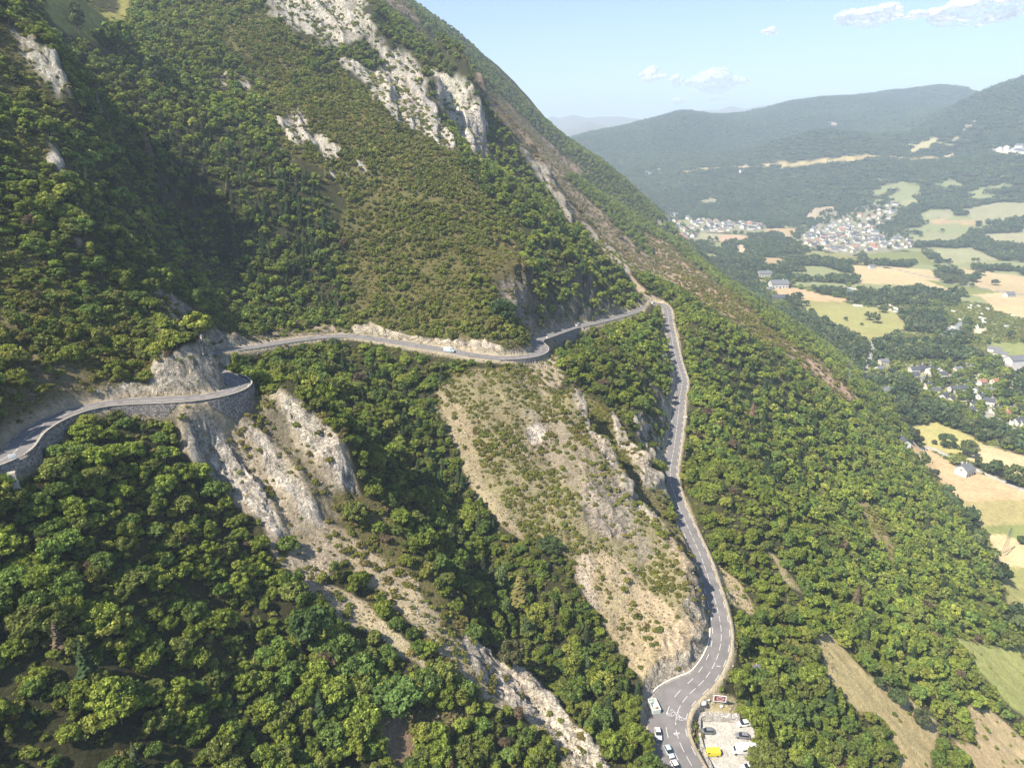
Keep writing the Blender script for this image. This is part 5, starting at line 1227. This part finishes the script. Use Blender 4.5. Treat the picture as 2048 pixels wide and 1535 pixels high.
for a, b in (((445, 545), (500, 530)), ((500, 530), (560, 560)), ((560, 560), (592, 605)), ((500, 530), (470, 490)), ((450, 500), (480, 485)), ((450, 500), (455, 520)), ((500, 530), (530, 580)), ((530, 580), (592, 605)), ((530, 580), (555, 545)), ((545, 520), (595, 540)), ((555, 545), (560, 510))): S.append((Zb(*a), Zb(*b)))
ground_draw('road_marking_bicycle', S, .11, '')
S = [(Zb(490, 850), Zb(530, 830)), (Zb(530, 830), Zb(580, 850)), (Zb(510, 870), Zb(550, 860)), (Zb(550, 860), Zb(575, 832)), (Zb(500, 850), Zb(515, 868)), (Zb(530, 830), Zb(540, 870))]; ground_draw('road_marking_rider', S, .2, '')
S = [(tuple(rp(1427, 1329)), tuple(rp(1441, 1332))), (tuple(rp(1434, 1325)), tuple(rp(1432, 1338)))]; ground_draw('road_marking_cross', S, .25, '')
# person at the road edge
def person(loc, rz, lab):
    J = [(0, 0, .95), (0, 0, 1.2), (0, .0, 1.42), (0, .02, 1.55), (0, .03, 1.68), (-.1, 0, .92), (-.12, .03, .5), (-.12, -.02, .08), (-.12, .1, .04), (.1, 0, .92), (.13, .06, .5), (.13, .02, .08), (.13, .14, .04),
         (-.2, 0, 1.42), (-.27, -.02, 1.15), (-.24, .12, .92), (.2, 0, 1.42), (.27, -.02, 1.15), (.24, .12, .92)]
    E = [(0, 1), (1, 2), (2, 3), (3, 4), (0, 5), (5, 6), (6, 7), (7, 8), (0, 9), (9, 10), (10, 11), (11, 12), (2, 13), (13, 14), (14, 15), (2, 16), (16, 17), (17, 18)]
    R_ = [.14, .13, .15, .06, .10, .10, .07, .05, .045, .10, .07, .05, .045, .06, .045, .035, .06, .045, .035]
    t = empty('person', loc, rz, label=lab, cat='person'); me = bpy.data.meshes.new('body'); me.from_pydata(J, E, []); o = bpy.data.objects.new('body', me); COL.objects.link(o); o.parent = t
    sk = o.modifiers.new('skin', 'SKIN'); me.skin_vertices.new() if not me.skin_vertices else None
    for i, r in enumerate(R_): me.skin_vertices[0].data[i].radius = (r, r * .85)
    me.skin_vertices[0].data[0].use_root = True; ss = o.modifiers.new('sub', 'SUBSURF'); ss.levels = 2; ss.render_levels = 2; me.materials.append(flat('dark_clothes', (.03, .035, .05), .9, .1))
    part('shirt', loft([(-.17, 0, 0.001, .1, .1), (-.17, .0, .0, .1, .1)]) if False else cyl((0, 0, 1.22), (0, 0, 1), .2, .5, 12), flat('white_shirt', (.7, .75, .82), .9, .05), t, .05)
    v_, f_ = I2; part('helmet', (v_ * np.array([.11, .13, .09]) + [0, .03, 1.74], [tuple(q) for q in f_]), flat('white_helmet', (.75, .75, .75), .4, .03), t)
    return t
q = hit(197, 791); person(q, .3, 'person in a pale top and dark trousers standing on the shaded road edge')

# ------------------------------------------------------------------ houses
M_W = [flat('white_render', (.66, .645, .61), .9, .08, .5), flat('cream_render', (.66, .60, .50), .9, .08, .5), flat('grey_render', (.48, .46, .43), .9, .1, .5)]
M_R = [flat('slate', (.085, .09, .105), .6, .18, 1.5), flat('worn_slate', (.16, .165, .18), .6, .2, 1.5), flat('red_tile', (.36, .17, .11), .8, .2, 1.5), flat('brown_tile', (.22, .17, .14), .8, .2, 1.5)]
M_SHUT = flat('dark_window', (.05, .055, .06), .4, .1)
HM = {}
def house_meshes(L, Wd, H, R):
    k = (L, Wd, H, R)
    if k in HM: return HM[k]
    l, w_ = L / 2, Wd / 2
    V = [(-l, -w_, -2.5), (l, -w_, -2.5), (l, w_, -2.5), (-l, w_, -2.5), (-l, -w_, H), (l, -w_, H), (l, w_, H), (-l, w_, H), (-l, 0, H + R), (l, 0, H + R)]
    F = [(0, 1, 5, 4), (2, 3, 7, 6), (1, 2, 6, 9, 5), (3, 0, 4, 8, 7)]
    wall = bpy.data.meshes.new('wall'); wall.from_pydata(V, [], F)
    o = .5; dz = R / w_ * o; e = .16
    V = []; F = []
    for s in (-1, 1):
        b = len(V); V += [(-l - o, s * (w_ + o), H - dz), (l + o, s * (w_ + o), H - dz), (l + o, 0, H + R + .02), (-l - o, 0, H + R + .02), (-l - o, s * (w_ + o), H - dz + e), (l + o, s * (w_ + o), H - dz + e), (l + o, 0, H + R + e + .02), (-l - o, 0, H + R + e + .02)]
        F += [tuple(b + i for i in f) for f in ((0, 1, 2, 3), (4, 7, 6, 5), (0, 4, 5, 1), (1, 5, 6, 2), (3, 7, 4, 0))]
    roof = bpy.data.meshes.new('roof'); roof.from_pydata(V, [], F)
    v_, f_ = box(l * .55, w_ * .25, H + R + .1, .7, .5, 1.7); ch = bpy.data.meshes.new('chimney'); ch.from_pydata(v_, [], f_)
    v_, f_ = box(0, 0, 0, 1.0, .06, 1.25); win = bpy.data.meshes.new('window'); win.from_pydata(v_, [], f_)
    v_, f_ = box(0, 0, 0, 1.1, .07, 2.1); dr = bpy.data.meshes.new('door'); dr.from_pydata(v_, [], f_)
    HM[k] = (wall, roof, ch, win, dr); return HM[k]
SIZES = [(11, 8, 4.6, 2.7), (9, 7.5, 5.2, 2.6), (13, 8.5, 4.2, 3.0), (10, 9, 5.6, 3.0), (16, 9, 4.5, 2.8)]
def setmat(me, m):
    key = me.name + m.name
    if not me.materials: me.materials.append(m); return me
    if me.materials[0] == m: return me
    if key not in HM: c = me.copy(); c.materials.clear(); c.materials.append(m); HM[key] = c
    return HM[key]
def house(x, y, rz, size, wm_, rm_, label, group=None, detail=True, s=1.0, cat='house', name='house'):
    L, Wd, H, R = size; wl, rf, ch, wn, dr = house_meshes(*size); t = empty(name, (x, y, gz(x, y)), rz, label=label, cat=cat, group=group); t.scale = (s, s, s)
    def ch_(nm, me, m, par, loc=(0, 0, 0), r=0):
        o = bpy.data.objects.new(nm, setmat(me, m)); COL.objects.link(o); o.parent = par; o.location = loc; o.rotation_euler = (0, 0, r); return o
    ch_('wall', wl, M_W[wm_], t); rr = ch_('roof', rf, M_R[rm_], t)
    if detail:
        ch_('chimney', ch, M_W[wm_], rr)
        for sd in (-1, 1):
            nwin = int(L // 3)
            for k in range(nwin):
                xx = -L / 2 + (k + .5) * L / nwin
                if sd == -1 and k == nwin // 2: ch_('door', dr, M_SHUT, t, (xx, sd * (Wd / 2 + .03), 1.05)); continue
                ch_('window', wn, M_SHUT, t, (xx, sd * (Wd / 2 + .03), 1.6))
        for sd in (-1, 1): ch_('window', wn, M_SHUT, t, (sd * (L / 2 + .03), 0, H * .85), math.pi / 2)
    return t
Z5 = lambda x, y: (1664 + x / 5.333, 620 + y / 5.333)
HAM = [(870,660,0,0,.1,'cream'),(940,645,2,0,.5,''),(1010,615,0,1,-.3,''),(1040,668,3,0,.8,''),(1150,655,0,0,.9,''),(1340,665,1,1,.1,'grey'),(1485,665,3,1,1.4,''),(1600,725,0,1,.4,''),(870,722,1,0,.2,''),(1165,712,0,0,.0,''),(970,778,1,1,.1,''),(1010,828,0,0,.5,''),(1105,888,1,0,-.5,''),(1190,945,2,0,.7,''),(1250,985,1,0,.9,''),(1300,868,0,0,.0,''),(1378,862,0,0,.1,''),(1450,815,1,0,1.2,''),(1590,800,1,2,.3,''),(1540,880,0,1,.6,''),(1655,890,2,1,.0,''),(1580,955,1,0,.4,''),(1665,1010,3,0,-.5,''),(1480,1040,1,0,.6,''),(1512,1100,0,0,1.2,''),(1750,1090,2,0,.5,''),(1745,788,0,2,.2,''),(1965,1225,3,0,.4,''),(2045,1240,1,0,.1,''),(1870,1140,0,2,1.1,''),(560,880,2,1,.0,''),(500,655,1,1,.3,''),(545,575,0,1,.1,'')]
rcol = ['dark slate', 'worn grey slate', 'red tiled', 'brown tiled']; wcol = ['white', 'cream', 'grey']
for i, (x, y, sz, rm, rz, _) in enumerate(HAM):
    q = hit(*Z5(x, y)); wm_ = [0, 0, 1, 0, 0, 1][i % 6]
    house(q[0], q[1], rz, SIZES[sz], wm_, rm, '%s house with a %s roof in the nearer valley hamlet' % (wcol[wm_], rcol[rm]), '%s houses with %s roofs in the nearer hamlet' % (wcol[wm_], rcol[rm]))
for (u, v), sz, rz, wm_, rm, lab, sc_k in (((1805, 889), 2, 1.45, 0, 0, 'white farmhouse with a dark slate roof where wood meets brown field', 1.0), ((1927, 948), 3, .5, 0, 1, 'white house with a grey roof alone in the brown field by the lane', 1.15), ((1528, 553), 4, .05, 0, 1, 'long pale barn at the top of the valley meadows', 1.7), ((1556, 575), 4, .05, 0, 1, 'very long white shed beside the straw coloured field', 2.1), ((1557, 601), 4, .1, 0, 0, 'white farmhouse below the long white shed', 1.5), ((1743, 537), 0, .1, 0, 1, 'small white farm between the open fields and the lane', 1.2), ((2017, 593), 2, .2, 0, 1, 'white farmhouse in a clump of trees at the right edge of the plain', 1.3), ((1510, 1343), 1, .7, 0, 1, 'small white shed roof showing through the trees right of the road bend', .32), ((1553, 1412), 1, -.4, 1, 1, 'pale hut among the trees right of the billboard', .3), ((1540,583),1,.1,0,1,'small white house left of the long white shed',1.2)):
    q = hit(u, v); house(q[0], q[1], rz, SIZES[sz], wm_, rm, lab, None, True, sc_k)
for (u, v), rz, lab, sc_k in (((1988, 703), -.7, 'bright white hall beside the green sports field', 1.0), ((2000, 712), -.7, 'second white hall, nearer the grey roofs', 1.0), ((2030, 726), .2, 'wide grey roofed hall at the right edge below the sports field', 1.5)):
    q = hit(u, v); house(q[0], q[1], rz, SIZES[4], 0, 1 if 'grey' in lab else 1, lab, None, False, sc_k, 'hall', 'hall')
    if 'white' in lab:
        for c_ in bpy.context.scene.objects[-2:]: pass
# villages
def village(poly, n, mind, label, group, seed, s=(.85, 1.25), red=.12):
    rn = np.random.default_rng(seed); W_ = np.array([hit(u, v)[:2] for u, v in poly]); lo, hi = W_.min(0), W_.max(0); pl = []; tries = 0
    while len(pl) < n and tries < 20000:
        tries += 1; p = rn.uniform(lo, hi)
        if not in_poly(np.array([p[0]]), np.array([p[1]]), W_)[0]: continue
        if any(math.hypot(p[0] - a, p[1] - b) < mind for a, b in pl): continue
        pl.append(p); wm_ = int(rn.choice(3, p=(.75, .2, .05))); rm = int(rn.choice(4, p=(.55 - red, .3, red, .15)))
        house(p[0], p[1], float(rn.uniform(0, 3.1)), SIZES[int(rn.integers(5))], wm_, rm, label % (wcol[wm_], rcol[rm]), group % rcol[rm], False, float(rn.uniform(*s)))
    return pl
VP = village([(1608,475),(1640,448),(1700,435),(1745,425),(1790,405),(1795,425),(1760,448),(1742,460),(1820,482),(1826,495),(1700,506),(1650,502),(1612,492)], 135, 18, '%s house with a %s roof in the large valley village', '%s roofed houses of the large village', 3, (.9, 1.4))
village([(1308,446),(1345,443),(1400,441),(1470,443),(1530,448),(1528,460),(1440,466),(1400,459),(1320,455)], 78, 22, '%s house with a %s roof in the far village below the hills', '%s roofed houses of the far village', 4, (1.0, 1.6))
for i, (u, v) in enumerate([(1294,347),(1300,350),(1318,342),(1482,345),(2000,301),(2012,298),(2024,303),(2036,305),(2046,307),(2040,296),(1350,432),(1376,438)]):
    q = hit(u, v)
    if u < 1800 and u > 1340 and v > 400: lab, g_ = 'white house standing above the far village at the wood edge', 'houses above the far village'
    elif u > 1900: lab, g_ = 'long pale building on the hillside terrace at the right edge', 'pale buildings on the hillside terrace'
    else: lab, g_ = 'white house in a clearing on the wooded hillside', 'houses in clearings on the wooded hill'
    house(q[0], q[1], .2 * i, SIZES[4 if u > 1900 else 1], 0, 1, lab, g_, False, 2.0 if u > 1900 else 1.6)
# church of the village
q = hit(1704, 474); t = empty('church', (q[0], q[1], gz(q[0], q[1])), .3, label='white church with a pointed steeple in the middle of the large village', cat='church')
part('nave', ([(-9, -5, -2), (9, -5, -2), (9, 5, -2), (-9, 5, -2), (-9, -5, 9), (9, -5, 9), (9, 5, 9), (-9, 5, 9), (-9, 0, 13), (9, 0, 13)], [(0, 1, 5, 4), (2, 3, 7, 6), (1, 2, 6, 9, 5), (3, 0, 4, 8, 7)]), M_W[0], t)
part('roof', ([(-9.5, -5.6, 8.7), (9.5, -5.6, 8.7), (9.5, 0, 13.2), (-9.5, 0, 13.2), (-9.5, 5.6, 8.7), (9.5, 5.6, 8.7)], [(0, 1, 2, 3), (3, 2, 5, 4)]), M_R[0], t)
part('tower', box(-11.6, 0, 9, 5, 5, 22), M_W[0], t); part('steeple', ([(-14.3, -2.7, 20.01), (-8.9, -2.7, 20.01), (-8.9, 2.7, 20.01), (-14.3, 2.7, 20.01), (-11.6, 0, 33)], [(0, 1, 4), (1, 2, 4), (2, 3, 4), (3, 0, 4), (3, 2, 1, 0)]), M_R[0], t)
# caravans of the camp site
cvm = box(0, 0, 1.55, 6.0, 2.3, 2.3); first_c = None
for i, (x, y) in enumerate([(1060,1195),(1130,1205),(1480,1240),(1560,1245),(1660,1275),(1580,1370),(1605,1400),(1555,1452),(1620,1420),(1290,1300),(1360,1390),(1600,1395),(1570,1440),(1595,1330),(1620,1380),(1240,1380),(1540,1470),(880,1160),(1925,1350),(1855,1460),(1600,1452),(1465,1265)]):
    q = hit(1664 + x / 5.333, 380 + y / 5.333)
    if first_c is None:
        first_c = (part('body', cvm, wm, empty('caravan', (q[0], q[1], gz(q[0], q[1])), 1.0, label='small white caravan among the trees of the riverside camp', cat='caravan', group='caravans in the riverside camp'), .2).data,)
    else:
        t = empty('caravan', (q[0], q[1], gz(q[0], q[1])), float(rv.uniform(0, 3)), label='small white caravan among the trees of the riverside camp', cat='caravan', group='caravans in the riverside camp')
        o = bpy.data.objects.new('body', first_c[0]); COL.objects.link(o); o.parent = t
    
# ------------------------------------------------------------------ single trees standing in the fields
FTREES = [(1890,893,15,'tall dark tree on the lane, left of a pair in the brown fields'),(1933,912,17,'broad thin-crowned tree beside the lane between two straw fields'),(2028,965,22,'large dark tree by the lane at the right edge'),(1973,945,9,'small round tree right of the lone white house'),(1868,888,5,'small bush-like tree on the lane near the farmhouse'),(1835,886,9,'round tree right of the white farmhouse'),(2043,1087,9,'round dark tree at the right edge of the green field'),(1840,1450,17,'wide round bush-like tree low in the sloping meadow'),(1793,1405,16,'dense round tree in the middle of the sloping meadow'),(1755,1372,10,'small dark tree at the upper edge of the sloping meadow'),
 (1735,640,8,'left tree of three in the green valley meadow'),(1749,646,9,'lowest tree of three in the green valley meadow'),(1765,625,8,'right tree of three in the green valley meadow'),(1691,641,4,'small lone tree at the left of the green valley meadow'),(1723,650,3,'tiny tree near the tan patch of the green meadow'),(1989,570,7,'lone round tree in the straw fields of the plain'),(1943,573,4,'small tree on the grey lane of the plain'),(1926,570,5,'small tree left of the lane tree in the plain'),(1769,536,7,'tree beside the small white farm'),(1741,536,6,'tree just left of the small white farm'),(1612,612,6,'left tree near the white farmhouse in the upper meadow'),(1596,612,8,'dark trees left of the meadow farm'),(2015,800,10,'tree among the houses at the right edge'),(1340,1240,0,'')]
def lone_tree(u, v, r, lab, group=None, col=None):
    q = hit(u, v); t_ = pix(*q)[2]; s = r * t_ / FPX * .95; k = int(rv.integers(6)); o = empty('broadleaf_tree', (q[0], q[1], q[2] - .1), rv.uniform(0, 6), label=lab, cat='tree', group=group); o.scale = (s, s, s * rv.uniform(.95, 1.25))
    c = bpy.data.objects.new('crown', M_CR[k]); COL.objects.link(c); c.parent = o; c['tint'] = col or [float(z) for z in FT[int(rv.integers(4))] * 1.15]; b = bpy.data.objects.new('trunk', M_TK[k]); COL.objects.link(b); b.parent = o
for u, v, r, lab in FTREES:
    if r: lone_tree(u, v, r, lab)
for i in range(34):
    f = i / 33; u = 1870 + 88 * f + rv.uniform(-3, 3); v = 553 + 12 * math.sin(f * 3) + rv.uniform(-5, 6); lone_tree(u, v, rv.uniform(4.5, 7.5), 'dark tree of the copse in the middle of the straw coloured plain', 'trees of the copse on the plain')
# pylons
def pylon(u, v, H, lab):
    q = hit(u, v); t = empty('power_pylon', q, .4, label=lab, cat='pylon'); S = []
    b = H * .09
    for k in range(4):
        a0 = math.pi / 2 * k + .78; a1 = a0 + math.pi / 2
        S.append(limb((math.cos(a0) * b, math.sin(a0) * b, -1), (math.cos(a0) * .3, math.sin(a0) * .3, H), .12, .08, 4))
        for j in range(6): f0, f1 = j / 6, (j + 1) / 6; r0, r1 = b + (.3 - b) * f0, b + (.3 - b) * f1; S.append(limb((math.cos(a0) * r0, math.sin(a0) * r0, H * f0), (math.cos(a1) * r1, math.sin(a1) * r1, H * f1), .06, .06, 3))
    part('lattice', [(v_, [tuple(x) for x in f_]) for v_, f_ in S], M_METAL, t)
    for z in (.78, .9): part('cross_arm', box(0, 0, H * z, H * .28, .25, .25), M_METAL, t)
pylon(1694, 768, 26, 'grey lattice pylon at the edge of the wood near the valley road'); pylon(1317, 350, 45, 'tall grey mast on the wooded hillside'); pylon(2008, 1108, 22, 'pale lattice pylon in the field at the right edge')
# conifers and poplars picked out in the gully
def named_tree(u, v, hpx, kind, lab, col, wd=1.0):
    q = hit(u, v); t_ = pix(*q)[2]; H = hpx * t_ / FPX / .93; o = empty('conifer_tree' if kind == 'c' else 'broadleaf_tree', (q[0], q[1], q[2] - .2), rv.uniform(0, 6), label=lab, cat='tree')
    if kind == 'c': s = H / 2.9; me_, mt_ = M_CC[int(rv.integers(4))], M_CT[0]; o.scale = (s * wd, s * wd, s)
    elif kind == 'p': s = H / 2.9; me_, mt_ = M_CR[6 + int(rv.integers(2))], M_TK[6]; o.scale = (s * .62 * wd, s * .62 * wd, s)
    else: s = H / 1.9; me_, mt_ = M_CR[int(rv.integers(6))], M_TK[2]; o.scale = (s * wd, s * wd, s)
    c = bpy.data.objects.new('crown', me_); COL.objects.link(c); c.parent = o; c['tint'] = list(col); b = bpy.data.objects.new('trunk', mt_); COL.objects.link(b); b.parent = o
Z2p = lambda x, y: (560 + x / 2.624, 950 + y / 2.624)
for x, y, h, k, lab, c, w_ in ((1260,660,75,'c','tall pale-tipped conifer in the gully left of the bare spur',(.17,.16,.06),1.3),(1430,730,45,'c','ragged conifer below the tall pale-tipped one in the gully',(.10,.11,.045),1.1),(1160,620,60,'p','tall pale green tree beside the pale-tipped conifer',(.16,.21,.075),1.5),(900,370,50,'p','pale green column tree deep in the gully',(.17,.22,.08),1.2),(950,390,45,'p','right of two pale green column trees deep in the gully',(.16,.21,.07),1.2),(780,300,36,'p','left pale green column tree at the shadow edge of the gully',(.17,.22,.08),1.0),(870,240,50,'c','dark conifer just above the pale column trees',(.05,.065,.03),1.2),(620,270,32,'c','small green conifer on the ridge crest above the dry grass',(.09,.12,.04),1.0),(1190,760,50,'p','pale tree low in the gully',(.15,.2,.07),1.2),(1290,860,48,'p','grey-green column tree in the lower gully',(.12,.17,.07),1.2),(1540,1070,60,'p','bright yellow-green tree at the mouth of the gully',(.20,.23,.05),1.5),(1610,1070,50,'p','slim grey-green tree beside the bright yellow-green one',(.12,.16,.07),1.0),(1220,990,45,'b','grey-brown bushy tree beside the ridge',(.12,.12,.06),1.0),(1415,390,24,'b','dark bush alone on the bare spur',(.07,.10,.04),1.6),(400,1050,44,'b','bright green round tree in front of the dry grass strip',(.13,.20,.055),1.3),(600,1220,50,'b','large bright green tree low in front of the ridge',(.12,.19,.055),1.4),(760,1130,42,'b','green tree right of the large bright one below the ridge',(.13,.19,.055),1.1),(170,880,66,'b','tall dark green tree left of the dry grass strip',(.08,.13,.045),1.0)):
    named_tree(*Z2p(x, y), h, k, lab, c, w_)
named_tree(1040,1195, 60, 'c', 'slim conifer in the middle of the gully', (.09,.11,.04)) if False else None
named_tree(668, 700, 26, 'b', 'grey-green tree standing at the roadside bend of the upper road', (.13,.16,.08), .8)
named_tree(1005, 640, 44, 'b', 'isolated dark green tree on the open slope above the upper road', (.06,.10,.04), 1.0)
named_tree(315, 175, 60, 'p', 'tall pale green tree on the upper left slope', (.14,.18,.07), 1.9); named_tree(160, 72, 58, 'p', 'pale leafy tree in the upper left meadow', (.15,.18,.08), 1.6); named_tree(240, 115, 55, 'b', 'bright green tree at the meadow edge', (.14,.20,.05), 1.1)
named_tree(200, 225, 45, 'c', 'bare grey dead conifer above the left gully', (.30,.27,.24), .5); named_tree(298, 310, 50, 'c', 'brown dead conifer in the left gully', (.26,.19,.14), .9); named_tree(1503, 840, 40, 'c', 'reddish dead conifer in the right-hand wood', (.24,.15,.11), .9)

# ------------------------------------------------------------------ clouds (above and beyond the haze)
def cloud_mat():
    m, t, out = newmat('cloud_white'); lw = N(t, 'ShaderNodeLayerWeight', inp={'Blend': .5}); geo = N(t, 'ShaderNodeNewGeometry')
    inv_ = mathn(t, 'SUBTRACT', 1.0, lw.outputs['Facing']); pw = mathn(t, 'POWER', inv_, 2.0)
    nz_ = noise_fac(t, .011, 5, .6, geo.outputs['Position'], out=(.35, 1.1)); f = mathn(t, 'MULTIPLY', mathn(t, 'MULTIPLY', pw, nz_), 2.2); f.node.use_clamp = True
    tr = N(t, 'ShaderNodeBsdfTransparent'); d = N(t, 'ShaderNodeBsdfDiffuse'); d.inputs[0].default_value = (.95, .95, .96, 1); tl = N(t, 'ShaderNodeBsdfTranslucent'); tl.inputs[0].default_value = (.9, .9, .92, 1)
    a = N(t, 'ShaderNodeMixShader', inp={0: .5}); t.links.new(d.outputs[0], a.inputs[1]); t.links.new(tl.outputs[0], a.inputs[2]); mx = N(t, 'ShaderNodeMixShader')
    t.links.new(f, mx.inputs[0]); t.links.new(tr.outputs[0], mx.inputs[1]); t.links.new(a.outputs[0], mx.inputs[2]); t.links.new(mx.outputs[0], out.inputs['Surface']); return m
M_CLOUD = cloud_mat(); I3 = ico(3)
def cloud(u, v, wpx, hpx, lab, dist=12000, n=16):
    c = ray(u, v) * dist; k = dist / FPX; parts = []
    for i in range(n):
        x = rv.normal() * .25; base = abs(x) * 2; y = rv.normal() * .3; r = rv.uniform(.16, .34) * (1 - .5 * min(1, base)); z = rv.uniform(-.3, .35) * (1 - min(1, base))
        V, F = I3; d_ = 1 + .35 * (vnoise2(V[:, 0] * 2.3 + i * 3, V[:, 1] * 2.3 + V[:, 2] * 1.9, 3) - .5) + .18 * (vnoise2(V[:, 0] * 6 + i, V[:, 2] * 6 + V[:, 1] * 5, 4) - .5)
        V = V * d_[:, None] * r * np.array([wpx * k, wpx * k, hpx * k * 1.5]) + np.array([x * wpx * k, y * wpx * k, z * hpx * k]); parts.append((V, [tuple(q) for q in F]))
    V, F = merge(parts); o = mesh_obj('cloud', V, F, M_CLOUD, None, True, loc=tuple(c)); tag(o, lab, 'cloud')
    rm = o.modifiers.new('merge', 'REMESH'); rm.mode = 'VOXEL'; rm.voxel_size = k * 1.6; rm.use_smooth_shade = True
cloud(1302, 152, 40, 26, 'small puffy white cloud, leftmost of the row above the hills'); cloud(1355, 161, 34, 22, 'small cloud second from the left above the hills'); cloud(1428, 166, 92, 38, 'largest white cloud of the row above the hills', n=26)
cloud(1358, 202, 32, 16, 'small flat cloud lowest above the hill crest', 14500); cloud(1742, 33, 118, 38, 'wide white cloud in the upper right sky', n=24); cloud(1541, 64, 34, 15, 'faint small cloud alone in the middle of the sky'); cloud(1975, 18, 170, 44, 'big pale cloud in the top right corner', n=30); cloud(1440, 196, 40, 10, 'thin wisp of cloud below the largest one', 14500, 8)
# valley and foothills
fx, fy, fz = gather(150, 2600, 250, 2700, 9.0, 430, 2700, lambda x, y: lookup(TR, x, y) * ((lookup(ZG_base, x, y) < VF + 12) | (np.hypot(x, y) > 1500)))
fpz = np.stack([fx, fy, fz - .4], 1); fsz = rv.uniform(3.6, 6.6, len(fx)); v_ = visible(fpz, fsz * 2, .001); fpz, fsz = fpz[v_], fsz[v_]
fu, fv, ft_ = pix(fpz[:, 0], fpz[:, 1], fpz[:, 2] + fsz); okf = np.ones(len(fpz), bool)
for o in [o for o in SC.objects if o.parent is None and o.get('category') in ('house', 'church', 'hall', 'caravan')]:
    hu, hv, h_t = pix(o.location.x, o.location.y, o.location.z + 3); rr = 9 * FPX / h_t * o.scale[0]
    okf &= ~((np.abs(fu - hu) < rr + 2) & (fv > hv - rr * .6) & (fv < hv + rr * 1.1) & (ft_ < h_t + 15))
fpz, fsz = fpz[okf], fsz[okf]

ft = tints(len(fpz), rv, pal=FT, w=(.4, .3, .15, .15), x=fpz[:, 0], y=fpz[:, 1])
scatter('valley_woodland', fpz, rv.uniform(0, 6.28, len(fpz)), fsz, rv.integers(0, 4, len(fpz)), ft, P_FAR)
hx, hy, hz = gather(-400, 5500, 1900, 6600, 23.0, 2650, 6900, lambda x, y: lookup(TR, x, y))
hp = np.stack([hx, hy, hz - 1.5], 1); v_ = visible(hp, np.full(len(hp), 14.), .001); hp = hp[v_]
ht = .72 * tints(len(hp), rv, pal=FT, w=(.4, .35, .12, .13), x=hp[:, 0] / 5, y=hp[:, 1] / 5)
scatter('far_hill_woodland', hp, rv.uniform(0, 6.28, len(hp)), rv.uniform(.85, 1.2, len(hp)), rv.integers(0, 5, len(hp)), ht, P_CLUMP)
print('valley', len(fpz), 'hill clumps', len(hp))
# ------------------------------------------------------------------ air
zlo, zhi = float(ZG.min()) - 1.5, max(float(ZG.max()), 0) + 8
hb = bmesh.new(); bmesh.ops.create_cube(hb, size=1.0)
for v in hb.verts: v.co = Vector((v.co.x * 36000, v.co.y * 36000, zlo if v.co.z < 0 else zhi))
hm = bpy.data.meshes.new('haze'); hb.to_mesh(hm); hb.free(); haze = bpy.data.objects.new('haze', hm); COL.objects.link(haze); tag(haze, kind='stuff')
m, t, out = newmat('haze_air'); pv = N(t, 'ShaderNodeVolumePrincipled'); pv.inputs['Color'].default_value = (.66, .81, 1.0, 1); pv.inputs['Density'].default_value = 1.5e-4; pv.inputs['Anisotropy'].default_value = 0.0
t.links.new(pv.outputs[0], out.inputs['Volume']); hm.materials.append(m)
